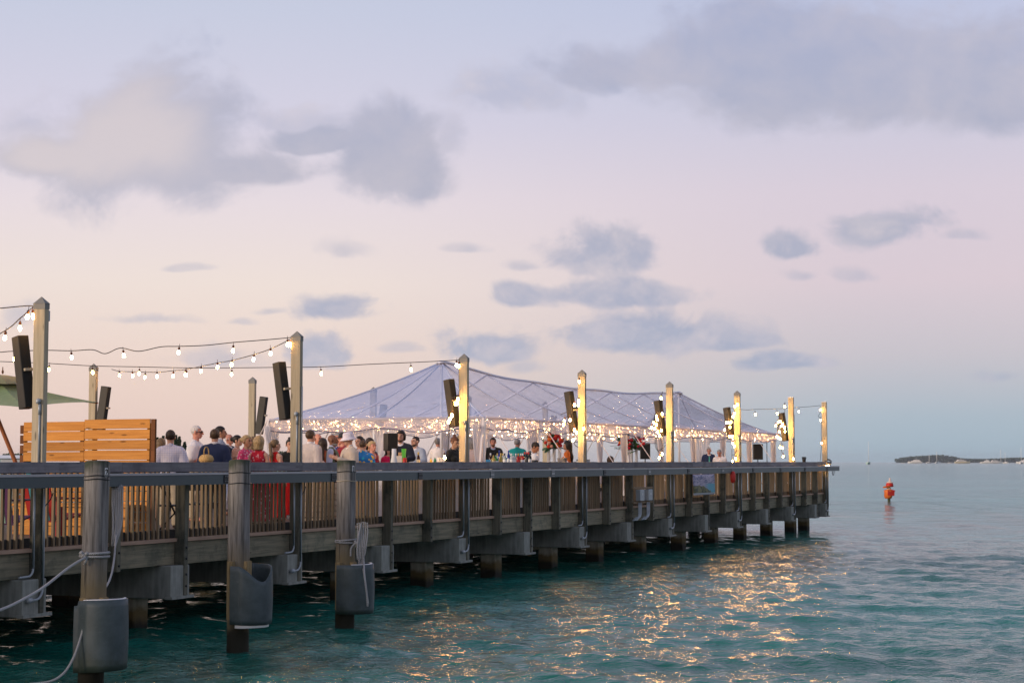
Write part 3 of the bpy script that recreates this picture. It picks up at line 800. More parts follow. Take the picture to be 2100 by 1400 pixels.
tent = empty('party_tent', 'long clear-roofed party tent with two peaks and glowing valance on the pier deck', 'tent', P(0, 0, 0), ANG)
NB = 8
S_LEG = [TS0 + (TS1 - TS0) * k / NB for k in range(NB + 1)]
def lerp(a, b, t): return tuple(x + (y - x) * t for x, y in zip(a, b))
def panel(e0, e1, r0, r1, nm='roof_panel', nu=8, nv=8, sag=0.10):
    rows = []
    for i in range(nv + 1):
        v = i / nv; row = []
        for j in range(nu + 1):
            u = j / nu
            p = list(lerp(lerp(e0, e1, u), lerp(r0, r1, u), v))
            k = 4 * u * (1 - u)
            p[2] -= sag * math.sin(math.pi * v) * (0.6 + 0.4 * k) * (0.5 + 0.5 * k) + 0.10 * math.sin(math.pi * v)
            row.append(tuple(p))
        rows.append(row)
    o = MB().grid(rows).build(nm, M_vinyl, tent)
    return o
def rafter(a, b, r=0.024, sag=0.10):
    MB().tube([(a[0] + (b[0] - a[0]) * i / 8, a[1] + (b[1] - a[1]) * i / 8, a[2] + (b[2] - a[2]) * i / 8 - sag * math.sin(math.pi * i / 8) - 0.035) for i in range(9)], r, 6).build('rafter', M_alu, tent)
def rp(s):
    q = max(PK1, min(PK2, s)); return (q, DC, ridge_z(q))
for d in (TD0, TD1):
    for k in range(NB):
        e0, e1 = (S_LEG[k], d, EZ), (S_LEG[k + 1], d, EZ)
        panel(e0, e1, rp(S_LEG[k]), rp(S_LEG[k + 1]))
    for k in range(NB + 1):
        rafter((S_LEG[k], d, EZ), rp(S_LEG[k]))
for s, pk in ((TS0, PK1), (TS1, PK2)):
    for a, b in ((TD0, DC), (DC, TD1)):
        panel((s, a, EZ), (s, b, EZ), rp(pk), rp(pk))
    rafter((s, DC, EZ), rp(pk))
MB().tube([rp(PK1 + (PK2 - PK1) * i / 24) for i in range(25)], 0.035, 6).build('ridge_pole', M_alu, tent)
MB().lathe([(0.0, -0.05), (0.16, -0.05), (0.05, 0.02), (0, 0.03)], 10, rp(PK1)).build('peak_cap', M_alu, tent)
MB().lathe([(0.0, -0.05), (0.16, -0.05), (0.05, 0.02), (0, 0.03)], 10, rp(PK2)).build('peak_cap', M_alu, tent)
leg_pos = [(s, d) for d in (TD0, TD1) for s in S_LEG] + [(TS0, DC), (TS1, DC)]
for (s, d) in leg_pos:
    MB().tube([(s, d, DECK), (s, d, EZ - 0.03)], 0.03, 8).build('leg', M_white, tent)
for s in (PK1, PK2): MB().tube([(s, DC, DECK), (s, DC, ridge_z(s) - 0.05)], 0.04, 8).build('centre_pole', M_white, tent)
edge = [((TS0, TD0), (TS1, TD0)), ((TS0, TD1), (TS1, TD1)), ((TS0, TD0), (TS0, TD1)), ((TS1, TD0), (TS1, TD1))]
fairy = MB()
ico = bmesh.new(); bmesh.ops.create_icosphere(ico, subdivisions=1, radius=1.0)
icov = [v.co.copy() for v in ico.verts]; icof = [tuple(v.index for v in f.verts) for f in ico.faces]; ico.free()
def ball(mb, c, r, sq=(1, 1, 1)):
    c = Vector(c); mb.add([c + Vector((v.x * r * sq[0], v.y * r * sq[1], v.z * r * sq[2])) for v in icov], icof, True)
rg = random.Random(21)
for (a, b) in edge:
    L = math.hypot(b[0] - a[0], b[1] - a[1]); nx, ny = (b[0] - a[0]) / L, (b[1] - a[1]) / L
    MB().tube([(a[0], a[1], EZ - 0.02), (b[0], b[1], EZ - 0.02)], 0.035, 6).build('eave_beam', M_alu, tent)
    n = int(L / 0.11); rows = [[], [], [], []]; trim = []
    ph = rg.uniform(0, 6)
    for i in range(n + 1):
        x = L * i / n
        w1 = 0.018 * math.sin(x * 5.3 + ph) + 0.012 * math.sin(x * 11.7)
        bay = L / max(1, round(L / 3.275)); sc = abs(math.sin(math.pi * x / bay))
        drop = 0.25 + 0.07 * sc + 0.03 * math.sin(x * 3.1 + ph)
        ox, oy = -ny, nx
        sg = -1 if (a[1] + b[1]) / 2 < DC - 0.1 or (a[1] == TD0 and b[1] == TD1 and a[0] == TS1) else 1
        for q, (hh, off) in enumerate(((0.02, 0.04), (-0.06, 0.045 + w1 * 0.5), (-0.16, 0.045 + w1), (-drop, 0.05 + w1 * 1.8))):
            rows[q].append((a[0] + nx * x - ox * off * -sg, a[1] + ny * x - oy * off * -sg, EZ + hh))
        trim.append(rows[3][-1])
    va = MB().grid(rows).build('valance', M_valance, tent)
    MB().tube(trim, 0.011, 5).build('trim_cord', M_trim, va)
    for row, (zz, per) in enumerate(((-0.06, 1.9), (-0.20, 1.7))):
        for i in range(int(L * per)):
            x = (i + rg.uniform(0.2, 0.8)) / per
            off = rg.uniform(0.03, 0.12) * (1 if row else 0.7)
            ball(fairy, (a[0] + nx * x + ox * off * -sg, a[1] + ny * x + oy * off * -sg, EZ + zz + rg.uniform(-0.03, 0.03)), rg.choice([0.008, 0.009, 0.011, 0.014]))
fl = fairy.build('fairy_lights', M_fairy, None, P(0, 0, 0), (0, 0, ANG))
tag(fl, 'warm fairy lights strung behind the valance all round the clear tent', 'fairy lights')
# straps from the eaves to the deck
def strap(a, b):
    a, b = Vector(a), Vector(b); mid = (a + b) / 2; d = (b - a)
    M = d.to_track_quat('Z', 'Y').to_matrix()
    MB().box(mid, (0.045, 0.012, d.length), M).build('strap', M_strap, tent)
for s in S_LEG[:]:
    strap((s, TD0 - 0.06, EZ - 0.02), (s + 0.12, TD0 - 1.42, DECK + 0.14)); strap((s, TD1 + 0.06, EZ - 0.02), (s, TD1 + 1.2, DECK + 0.14))
strap((TS0 - 0.06, TD1, EZ - 0.02), (TS0 - 1.3, TD1, DECK)); strap((TS0 - .06, TD0, EZ - .02), (TS0 - 0.9, TD0 - 0.2, DECK))

# curtains gathered at the legs
def curtain(s, d, wide, along, label, lean=0.0, seed=0):
    rg = random.Random(seed)
    nx = 30; rows = []
    H = EZ - 0.17 - (DECK + 0.35)
    for i in range(17):
        t = i / 16
        wd = wide * (1 - 0.80 * min(1, t / 0.72) ** 0.9) if t < 0.72 else wide * (0.20 + 0.12 * (t - 0.72) / 0.28)
        dep = 0.10 * (0.55 + 0.45 * wd / wide)
        row = []
        for j in range(nx + 1):
            u = j / nx - 0.5
            x = u * wd + lean * min(1, t / 0.72) * (1 - 0.3 * t)
            y = dep * 0.5 * math.sin(j * 1.9 + seed) * (0.35 + 0.65 * min(1, t * 3)) + 0.02 * math.sin(j * 0.7 + 4 * t)
            row.append((x, y, EZ - 0.17 - DECK - H * t) if along == 's' else (-y, x, EZ - 0.17 - DECK - H * t))
        rows.append(row)
    o = MB().grid(rows).build('curtain', M_curtain, None, P(s, d, DECK), (0, 0, ANG))
    tag(o, label, 'curtain', 'sheer curtains gathered at the tent legs')
ordn = ['first', 'second', 'third', 'fourth', 'fifth', 'sixth', 'seventh', 'eighth', 'last']
for k, s in enumerate(S_LEG):
    curtain(s, TD0 + 0.08, 0.95 if k == 0 else (0.42 if k == 6 else 0.62), 's', 'sheer white curtain on the %s tent leg along the near side, counted from the left' % ordn[k], -0.10 if k == 0 else 0.02, k)
    curtain(s, TD1 - 0.08, 0.7, 's', 'sheer white curtain on the %s tent leg along the far side, counted from the left' % ordn[k], 0.15 if k == 0 else 0.0, 20 + k)
curtain(TS0 + 0.08, DC, 1.5, 'd', 'wide sheer white curtain at the middle of the tent\'s left end', 0.0, 41)
curtain(TS1 - 0.08, DC, 0.9, 'd', 'sheer white curtain at the middle of the tent\'s right end', 0.0, 42)

# ================================================================== people
def surface_nets(F, ax):
    """quads of the zero level of F on the rectilinear grid ax = (xs, ys, zs)"""
    ins = F < 0
    nx, ny, nz = F.shape
    cnt = np.zeros((nx - 1, ny - 1, nz - 1), np.int16)
    acc = np.zeros((nx - 1, ny - 1, nz - 1, 3), np.float64)
    for axis in range(3):
        lo = [slice(None)] * 3; hi = [slice(None)] * 3
        lo[axis] = slice(0, -1); hi[axis] = slice(1, None)
        a, b = F[tuple(lo)], F[tuple(hi)]
        cr = (a < 0) != (b < 0)
        if not cr.any(): continue
        I = np.argwhere(cr)
        fa, fb = a[cr], b[cr]
        t = fa / (fa - fb)
        pos = np.stack([ax[q][I[:, q]] for q in range(3)], -1)
        pos[:, axis] += t * (ax[axis][I[:, axis] + 1] - ax[axis][I[:, axis]])
        o1, o2 = [q for q in range(3) if q != axis]
        for da in (-1, 0):
            for db in (-1, 0):
                J = I.copy(); J[:, o1] += da; J[:, o2] += db
                ok = (J >= 0).all(1) & (J[:, 0] < nx - 1) & (J[:, 1] < ny - 1) & (J[:, 2] < nz - 1)
                Jk = J[ok]
                np.add.at(cnt, (Jk[:, 0], Jk[:, 1], Jk[:, 2]), 1)
                np.add.at(acc, (Jk[:, 0], Jk[:, 1], Jk[:, 2]), pos[ok])
    act = cnt > 0
    vid = -np.ones(cnt.shape, np.int64); vid[act] = np.arange(act.sum())
    V = acc[act] / cnt[act][:, None]
    quads = []
    for axis in range(3):
        lo = [slice(None)] * 3; hi = [slice(None)] * 3
        lo[axis] = slice(0, -1); hi[axis] = slice(1, None)
        a, b = F[tuple(lo)] < 0, F[tuple(hi)] < 0
        I = np.argwhere(a != b); sg = a[a != b]
        o1, o2 = (axis + 1) % 3, (axis + 2) % 3
        ok = (I[:, o1] > 0) & (I[:, o2] > 0) & (I[:, o1] < F.shape[o1] - 1) & (I[:, o2] < F.shape[o2] - 1)
        I = I[ok]; sg = sg[ok]
        if len(I) == 0: continue
        def g(d1, d2):
            J = I.copy(); J[:, o1] += d1; J[:, o2] += d2
            return vid[J[:, 0], J[:, 1], J[:, 2]]
        q = np.stack([g(-1, -1), g(0, -1), g(0, 0), g(-1, 0)], -1)
        q[~sg] = q[~sg][:, ::-1]
        quads.append(q)
    return V, np.concatenate(quads) if quads else np.zeros((0, 4), int)

class SDF:
    def __init__(s, lo, hi, h):
        s.ax = [np.arange(a, b + h, h) for a, b in zip(lo, hi)]; s.h = h
        s.F = np.full([len(a) for a in s.ax], 9.0)
    def _sl(s, lo, hi):
        sl = []
        for q in range(3):
            i0 = max(0, int(np.searchsorted(s.ax[q], lo[q])) - 1); i1 = min(len(s.ax[q]), int(np.searchsorted(s.ax[q], hi[q])) + 1)
            if i1 <= i0: return None, None
            sl.append(slice(i0, i1))
        return tuple(sl), np.meshgrid(*[s.ax[q][sl[q]] for q in range(3)], indexing='ij', sparse=True)
    def put(s, sl, d, k, op='u'):
        a = s.F[sl]
        if op == 'u':
            h = np.clip(0.5 + 0.5 * (a - d) / k, 0, 1); s.F[sl] = a * (1 - h) + d * h - k * h * (1 - h)
        elif op == 's':
            h = np.clip(0.5 - 0.5 * (a + d) / k, 0, 1); s.F[sl] = a * (1 - h) - d * h + k * h * (1 - h)
    def cone(s, a, b, ra, rb, k=0.03, fy=1.0, op='u'):
        """round cone between a and b; fy > 1 flattens it front to back"""
        a, b = np.array(a, float), np.array(b, float); m = max(ra, rb) + 3 * k + 2 * s.h
        sl, g = s._sl(np.minimum(a, b) - m, np.maximum(a, b) + m)
        if sl is None: return s
        mid = (a[1] + b[1]) / 2
        ay, by = mid + (a[1] - mid) * 1.0, mid + (b[1] - mid) * 1.0
        X, Y, Z = g
        dx, dy, dz = b[0] - a[0], by - ay, b[2] - a[2]
        L = dx * dx + dy * dy + dz * dz + 1e-12
        t = np.clip(((X - a[0]) * dx + (Y - ay) * dy + (Z - a[2]) * dz) / L, 0, 1)
        d = np.sqrt((X - a[0] - t * dx) ** 2 + ((Y - ay - t * dy) * fy) ** 2 + (Z - a[2] - t * dz) ** 2) - (ra + (rb - ra) * t)
        s.put(sl, d / (0.5 + 0.5 * fy), k, op); return s
    def ell(s, c, r, k=0.02, M=None, op='u'):
        c = np.array(c, float); r = np.array(r, float); m = r.max() + 3 * k + 2 * s.h
        sl, g = s._sl(c - m, c + m)
        if sl is None: return s
        X, Y, Z = g[0] - c[0], g[1] - c[1], g[2] - c[2]
        if M is not None:
            Mi = np.array(M).T
            X, Y, Z = (Mi[0, 0] * X + Mi[0, 1] * Y + Mi[0, 2] * Z, Mi[1, 0] * X + Mi[1, 1] * Y + Mi[1, 2] * Z, Mi[2, 0] * X + Mi[2, 1] * Y + Mi[2, 2] * Z)
        q = np.sqrt((X / r[0]) ** 2 + (Y / r[1]) ** 2 + (Z / r[2]) ** 2)
        d = (q - 1) * r.min() * 1.0
        s.put(sl, d, k, op); return s
    def cut(s, fn):
        """keep where fn(X,Y,Z) < 0"""
        g = np.meshgrid(*s.ax, indexing='ij', sparse=True)
        s.F = np.maximum(s.F, fn(*g)); return s
    def get(s):
        F = s.F.copy()
        for q in range(3):
            sl = [slice(None)] * 3
            for e in (0, -1): sl[q] = e; F[tuple(sl)] = np.maximum(F[tuple(sl)], 0.01)
        return surface_nets(F, s.ax)

def hand_mesh():
    """right hand, relaxed: wrist at the origin, fingers towards -z, palm facing -x... thumb towards -y"""
    s = SDF((-0.075, -0.085, -0.215), (0.06, 0.075, 0.03), 0.0055)
    s.cone((0, 0, 0.02), (0, 0, -0.02), 0.026, 0.027, 0.01)
    s.cone((0, 0.018, -0.03), (-0.004, 0.022, -0.085), 0.019, 0.016, 0.012); s.cone((0, -0.018, -0.03), (-0.004, -0.024, -0.088), 0.019, 0.016, 0.012)
    s.cone((0, 0, -0.02), (-0.004, 0, -0.088), 0.02, 0.017, 0.012)
    for y, l1, l2, l3 in ((-0.033, 0.040, 0.026, 0.020), (-0.011, 0.045, 0.029, 0.021), (0.011, 0.041, 0.027, 0.020), (0.032, 0.032, 0.021, 0.017)):
        p = np.array([-0.004, y * 0.92, -0.090]); a = 0.18
        for i, l in enumerate((l1, l2, l3)):
            q = p + l * np.array([-math.sin(a), y * 0.25, -math.cos(a)])
            s.cone(p, q, 0.0092 - i * 0.0009, 0.0086 - i * 0.0009, 0.003); p = q; a += 0.38
    p0, p1, p2, p3 = (-0.006, -0.024, -0.03), (-0.02, -0.050, -0.062), (-0.028, -0.058, -0.092), (-0.034, -0.056, -0.115)
    s.cone(p0, p1, 0.015, 0.0125, 0.008); s.cone(p1, p2, 0.0115, 0.0105, 0.004); s.cone(p2, p3, 0.0105, 0.009, 0.004)
    return s.get()
HAND = hand_mesh()

def skin_mat(name, c):
    if name in MATS: return MATS[name]
    m, t = mat(name)
    co = t.n('ShaderNodeTexCoord').outputs['Object']
    nz = t.n('ShaderNodeTexNoise', {'Vector': co, 'Scale': 22.0, 'Detail': 4.0}).outputs[0]
    col = t.mix(t.maprange(nz, 0.35, 0.7), rgb(c), rgb((c[0] * 0.92, c[1] * 0.72, c[2] * 0.66)))
    out(t, principled(t, color=col, rough=0.5, spec=0.35, sss=0.0).outputs[0]); MATS[name] = m
    return m
SKIN = {'fair': skin_mat('skin_fair', (0.56, 0.33, 0.235)), 'pink': skin_mat('skin_pink', (0.58, 0.28, 0.20)), 'tan': skin_mat('skin_tan', (0.42, 0.23, 0.145)),
        'brown': skin_mat('skin_brown', (0.20, 0.095, 0.055)), 'olive': skin_mat('skin_olive', (0.45, 0.27, 0.17))}
def hair_mat(name, c):
    if name in MATS: return MATS[name]
    m, t = mat(name)
    co = t.n('ShaderNodeTexCoord').outputs['Object']
    nz = t.n('ShaderNodeTexNoise', {'Vector': t.v('MULTIPLY', co, (1, 1, 0.2)), 'Scale': 90.0, 'Detail': 4.0, 'Distortion': 0.5}).outputs[0]
    col = t.mix(t.maprange(nz, 0.3, 0.7), rgb([x * 0.55 for x in c]), rgb([min(1, x * 1.3) for x in c]))
    bp = t.n('ShaderNodeBump', {'Height': nz, 'Strength': 0.5, 'Distance': 0.01}).outputs[0]
    out(t, principled(t, color=col, rough=0.5, normal=bp, spec=0.35).outputs[0]); MATS[name] = m
    return m
HAIR = {k: hair_mat('hair_' + k, c) for k, c in dict(black=(0.014, 0.010, 0.008), dark=(0.032, 0.018, 0.010), brown=(0.075, 0.042, 0.020), light=(0.17, 0.11, 0.055),
        blonde=(0.42, 0.29, 0.14), grey=(0.28, 0.27, 0.26), white=(0.62, 0.58, 0.55), auburn=(0.14, 0.05, 0.02)).items()}
M_eye = plain('eye_dark', (0.02, 0.015, 0.012), 0.25)
M_lips = plain('lips', (0.36, 0.12, 0.10), 0.5)

def person(label, px, ytop, H, face, sex='m', skin='fair', hair=('short', 'brown'), top=('shirt', 'white'), bottom=('trousers', 'navy'),
           arms=('down', 'down'), lean=0.0, nod=0.0, turn=0.0, beard=None, extra=(), Z=None, seat=0.0, girth=None):
    """a guest standing on the deck; face: 0 towards the viewer, 90 to the right, 180 away"""
    if Z is None: Z = max((DECK + H - seat - RAIL), 0.05) * 3608.0 / (946.5 - ytop)
    s_, d_ = to_pier(pix(px, 946, Z))
    Z0 = Z
    d_c = min(max(d_, 0.62), WID - 0.75)
    if abs(d_c - d_) > 1e-6:
        Z = depth_at(px, d_c); 
    loc = pix(px, 946, Z)
    k = H / 1.75
    need = EYE + ab(px, ytop)[1] * Z - DECK + seat           # standing height that puts the crown where the photograph has it
    k = min(max(need / 1.75, 0.80), 1.13)
    root = empty('person', label, 'person', (loc.x, loc.y, DECK - seat), R(face) - math.atan2(loc.x, loc.y))
    f = sex == 'f'
    g_fat = girth or (1.0 if sex == 'f' else 1.07)
    sw, hw = (0.145, 0.085) if f else (0.172, 0.085)
    cl, sl_ = math.cos(lean), math.sin(lean)
    hipz = 0.93
    def L(p):          # lean the trunk forward about the hips
        x, y, z = p
        dz = z - hipz
        if dz <= 0: return np.array((x, y, z))
        return np.array((x, y * cl - dz * sl_, hipz + y * sl_ + dz * cl))
    J = {'hip': (0, 0, 0.95), 'waist': L((0, 0.0, 1.08)), 'chest': L((0, -0.01, 1.28)), 'ubk': L((0, 0.01, 1.38)), 'neck': L((0, 0.005, 1.46)), 'head': L((0, -0.01, 1.528))}
    AR = {'down': ((0.228 if not f else 0.190, 0.02, 1.13), (0.245 if not f else 0.215, -0.06, 0.89)),
          'bent': ((0.225 if not f else 0.195, 0.03, 1.12), (0.13, -0.22, 1.10)),
          'drink': ((0.225 if not f else 0.195, 0.00, 1.13), (0.14, -0.23, 1.24)),
          'bar': ((0.27, -0.10, 1.17), (0.12, -0.36, 1.09)), 'hipR': ((0.31, 0.05, 1.17), (0.18, -0.04, 1.0)), 'up': ((0.25, -0.12, 1.26), (0.10, -0.25, 1.42))}
    arms_j = []
    for sg, a in zip((1, -1), arms):
        sh = L((sg * sw, 0.0, 1.395)); e, w = AR[a]
        arms_j.append((sg, sh, L((sg * e[0], e[1], e[2])), L((sg * w[0], w[1], w[2]))))
    xs = max(0.36, max(abs(q[2][0]) for q in arms_j) + 0.1)
    ylo, yhi = -0.50 - 0.85 * max(sl_, 0), 0.26
    tall = 1.55
    # --- body: one continuous surface
    B = SDF((-xs, ylo, 0.0), (xs, yhi, tall), 0.0175)
    for sg in (1, -1):
        B.cone((sg * hw, 0, 0.90), (sg * 0.095, -0.01, 0.49), 0.088, 0.058, 0.03); B.cone((sg * 0.095, -0.01, 0.49), (sg * 0.10, 0.02, 0.09), 0.055, 0.038, 0.02)
        B.cone((sg * 0.10, 0.03, 0.045), (sg * 0.115, -0.13, 0.035), 0.042, 0.036, 0.02)
    B.cone(J['hip'] if not isinstance(J['hip'], tuple) else np.array(J['hip']), J['waist'], 0.145 if not f else 0.15, 0.125 if not f else 0.108, 0.04, 1.35)
    B.cone(J['waist'], J['chest'], 0.125 if not f else 0.108, 0.155 if not f else 0.132, 0.04, 1.38)
    B.cone(L((sw * 0.55, 0, 1.375)), L((-sw * 0.55, 0, 1.375)), 0.075, 0.075, 0.05, 1.1)
    for sg in (1, -1): B.cone(L((0, 0.012, 1.47)), L((sg * sw * 0.85, 0.01, 1.405)), 0.045, 0.042, 0.04)
    if f:
        for sg in (1, -1): B.ell(L((sg * 0.07, -0.085, 1.26)), (0.062, 0.055, 0.058), 0.03)
    B.cone(J['neck'] - np.array((0, 0, 0.03)), J['head'], 0.062 if not f else 0.052, 0.054 if not f else 0.045, 0.03)
    for sg, a, b, c in arms_j:
        B.cone(a, b, 0.056 if not f else 0.044, 0.043 if not f else 0.036, 0.03); B.cone(b, c, 0.042 if not f else 0.035, 0.029 if not f else 0.025, 0.015)
    V, Q = B.get()
    # --- head, finer
    hp = J['head']
    Rh = np.array(Matrix.Rotation(turn, 3, 'Z') @ Matrix.Rotation(-(-lean * 0.6) + 0.0, 3, 'X') @ Matrix.Rotation(0.0, 3, 'X'))
    Rh = np.array(Matrix.Rotation(turn, 3, 'Z') @ Matrix.Rotation((lean * 0.75 + nod), 3, 'X'))
    def HW(p): return hp + Rh @ (1.07 * np.array(p))                 # head frame: origin at the skull base, face towards -y
    hc = HW((0, -0.01, 0.115))
    D = SDF(hc - 0.21, hc + 0.21, 0.0105)
    D.ell(HW((0, 0.012, 0.125)), (0.076, 0.096, 0.088), 0.02, Rh)
    D.ell(HW((0, -0.025, 0.068)), (0.062, 0.070, 0.070), 0.03, Rh)
    D.ell(HW((0, -0.062, 0.015)), (0.032, 0.030, 0.024), 0.025, Rh)                 # chin
    D.cone(HW((0, -0.093, 0.108)), HW((0, -0.112, 0.072)), 0.011, 0.017, 0.012)      # nose
    D.cone(HW((0.04, -0.082, 0.122)), HW((-0.04, -0.082, 0.122)), 0.012, 0.012, 0.015)   # brow
    for sg in (1, -1):
        D.ell(HW((sg * 0.032, -0.098, 0.104)), (0.017, 0.014, 0.011), 0.008, Rh, 's')
        D.ell(HW((sg * 0.078, 0.01, 0.092)), (0.012, 0.022, 0.034), 0.006, Rh)
    D.cone(HW((0.022, -0.094, 0.040)), HW((-0.022, -0.094, 0.040)), 0.010, 0.010, 0.01)
    D.cone(HW((0, 0.01, 0.06)), J['neck'] - np.array((0, 0, 0.02)), 0.055 if not f else 0.046, 0.058 if not f else 0.05, 0.02)
    V2, Q2 = D.get()
    Vs, Qs = [V, V2], [Q, Q2 + len(V)]
    off = len(V) + len(V2)
    for sg, a, b, c in arms_j:
        dn = (c - b); dn /= np.linalg.norm(dn)
        z = -dn; y = np.array((0, 1.0, 0)) if abs(dn[1]) < 0.8 else np.array((0, 0, 1.0))
        if abs(dn[1]) >= 0.8: y = np.array((0, 0, -1.0))
        y = y - z * y.dot(z); y /= np.linalg.norm(y); x = np.cross(y, z)
        HV, HQ = HAND
        hv = HV.copy()
        if sg < 0: hv[:, 0] *= -1
        sc_ = 1.0 if not f else 0.88
        Vs.append(c + sc_ * (hv[:, :1] * x + hv[:, 1:2] * y + hv[:, 2:] * z)); Qs.append((HQ if sg > 0 else HQ[:, ::-1]) + off); off += len(hv)
    sm = SKIN[skin]
    def emit(nm, V, Q, m, par=root):
        u = np.clip((1.47 - V[:, 2]) / 0.11, 0, 1); u = u * u * (3 - 2 * u) * np.clip(V[:, 2] / 0.5, 0.3, 1)
        W = V.copy(); W[:, :2] *= (1 + (g_fat - 1) * u)[:, None]
        return link(nm, np_mesh(nm, W * k, Q), m, par)
    emit('body', np.concatenate(Vs), np.concatenate(Qs), sm)
    # --- face
    ey = MB()
    for sg in (1, -1): ball(ey, HW((sg * 0.031, -0.088, 0.103)) * k, 0.0115 * k, (1.2, 0.9, 0.6))
    ey.build('eyes', M_eye, root)
    mo = MB(); ball(mo, HW((0, -0.100, 0.040)) * k, 0.02 * k, (1.15, 0.35, 0.38)); mo.build('mouth', M_lips, root)
    hk, hcol = hair
    if hk != 'shaved':
        bw = MB()
        for sg in (1, -1): bw.tube([HW((sg * 0.016, -0.094, 0.124)) * k, HW((sg * 0.034, -0.092, 0.129)) * k, HW((sg * 0.052, -0.080, 0.124)) * k], 0.005 * k, 5)
        bw.build('eyebrows', HAIR['grey' if hcol in ('white', 'grey') else ('brown' if hcol == 'blonde' else hcol)], root)
    # --- hair
    hl = hp + Rh @ np.array((0, 0.03, 0.05))
    Hs = SDF(hl - np.array((0.22, 0.24, 0.55)), hl + np.array((0.22, 0.26, 0.30)), 0.0125)
    Mi = Rh.T
    def local(X, Y, Z):
        X, Y, Z = X - hp[0], Y - hp[1], Z - hp[2]
        return (Mi[0, 0] * X + Mi[0, 1] * Y + Mi[0, 2] * Z, Mi[1, 0] * X + Mi[1, 1] * Y + Mi[1, 2] * Z, Mi[2, 0] * X + Mi[2, 1] * Y + Mi[2, 2] * Z)
    vol = {'short': 0.013, 'crop': 0.005, 'balding': 0.008, 'curly': 0.017, 'bob': 0.026, 'long': 0.02, 'bun': 0.012, 'knot': 0.012, 'tail': 0.012, 'shaved': 0.0}[hk]
    if hk not in ('shaved',):
        Hs.ell(HW((0, 0.014, 0.128 + vol * 0.4)), (0.076 + vol, 0.097 + vol, 0.088 + vol), 0.02, Rh)
        low = {'short': 0.055, 'crop': 0.065, 'balding': 0.06, 'curly': 0.017, 'bob': -0.03, 'long': 0.0, 'bun': 0.045, 'knot': 0.05, 'tail': 0.045}[hk]
        def trim_(X, Y, Z):
            x, y, z = local(X, Y, Z)
            facecut = np.minimum(-(y + 0.028 + 0.25 * np.maximum(z - 0.12, 0)), (0.168 - vol * 0.2) - z)     # > 0 in front of the ears and below the hairline
            keep = np.maximum(facecut, low - z)
            if hk == 'balding':
                keep = np.maximum(keep, np.minimum(z - 0.135, 0.075 - y))
            return keep
        if hk in ('bob', 'long', 'curly'):
            Hs.cone(HW((0, 0.05, 0.10)), HW((0, 0.06, 0.0 if hk != 'curly' else 0.05)), 0.085 + vol * 0.4, 0.075, 0.04)
            for sg in (1, -1): Hs.cone(HW((sg * 0.07, 0.02, 0.10)), HW((sg * 0.07, 0.03, -0.02 if hk != 'curly' else 0.05)), 0.03, 0.03, 0.03)
        Hs.cut(trim_)
        if hk == 'long':
            Hs.cone(HW((0, 0.075, 0.06)), L((0, 0.125, 1.30)), 0.062, 0.05, 0.04, 1.2); Hs.cone(L((0, 0.125, 1.32)), L((0, 0.13, 1.16)), 0.06, 0.025, 0.03, 1.3)
        if hk == 'bun': Hs.ell(HW((0, 0.125, 0.135)), (0.05, 0.042, 0.048), 0.015)
        if hk == 'knot': Hs.ell(HW((0, 0.05, 0.235)), (0.036, 0.036, 0.032), 0.012)
        if hk == 'tail':
            Hs.ell(HW((0, 0.115, 0.13)), (0.032, 0.03, 0.03), 0.015); Hs.cone(HW((0, 0.13, 0.12)), L((-0.02, 0.15, 1.42)), 0.034, 0.042, 0.02); Hs.cone(L((-0.02, 0.15, 1.42)), L((-0.03, 0.14, 1.25)), 0.042, 0.014, 0.02)
        g = np.meshgrid(*Hs.ax, indexing='ij', sparse=True)
        Hs.F = Hs.F + 0.004 * np.sin(g[0] * 150 + g[2] * 60) * np.sin(g[1] * 140 + 1) * (1.0 if hk in ('curly', 'long', 'bob', 'tail') else 0.5)
        v, q = Hs.get()
        emit('hair', v, q, HAIR[hcol])
    if beard:
        Bd = SDF(hc - 0.16, hc + 0.16, 0.0115)
        Bd.ell(HW((0, -0.030, 0.058)), (0.068, 0.078, 0.076), 0.02, Rh); Bd.ell(HW((0, -0.066, 0.010)), (0.040, 0.038, 0.034), 0.02, Rh)
        Bd.ell(HW((0, -0.108, 0.043)), (0.024, 0.03, 0.010), 0.006, Rh, 's')
        def bt(X, Y, Z):
            x, y, z = local(X, Y, Z)
            return np.maximum(np.maximum(z - 0.026 - 0.15 * np.abs(x) - np.maximum(y + 0.03, 0) * 0.6, y - 0.015), -0.06 - z)
        Bd.cut(bt); v, q = Bd.get(); emit('beard', v, q, HAIR[beard])
    # --- clothes
    kind, cm = top
    cm = GARB[cm]
    slv = {'jacket': 0.93, 'shirt': 0.97, 'tee': -1, 'vest': 0.0, 'tank': 0.0, 'halter': 0.0, 'none': 0.0, 'strapless': 0.0}[kind]
    ease = 0.024 if kind == 'jacket' else 0.016
    T = SDF((-xs - .03, ylo, 0.5), (xs + .03, yhi + .03, 1.60), 0.0165)
    e = ease
    hemz = {'jacket': 0.80, 'shirt': 0.88, 'tee': 0.84, 'vest': 0.9}.get(kind, 0.9)
    T.cone(np.array((0, 0, 0.93)), J['waist'], (0.155 if not f else 0.15) + e, (0.135 if not f else 0.11) + e, 0.04, 1.3)
    T.cone(np.array((0, 0, hemz)), np.array((0, 0, 0.95)), 0.16 + e, 0.155 + e, 0.03, 1.3)
    T.cone(J['waist'], J['chest'], (0.135 if not f else 0.11) + e, (0.16 if not f else 0.135) + e, 0.04, 1.34)
    T.cone(L((sw * 0.55, 0.005, 1.37)), L((-sw * 0.55, 0.005, 1.37)), 0.078 + e, 0.078 + e, 0.05, 1.08)
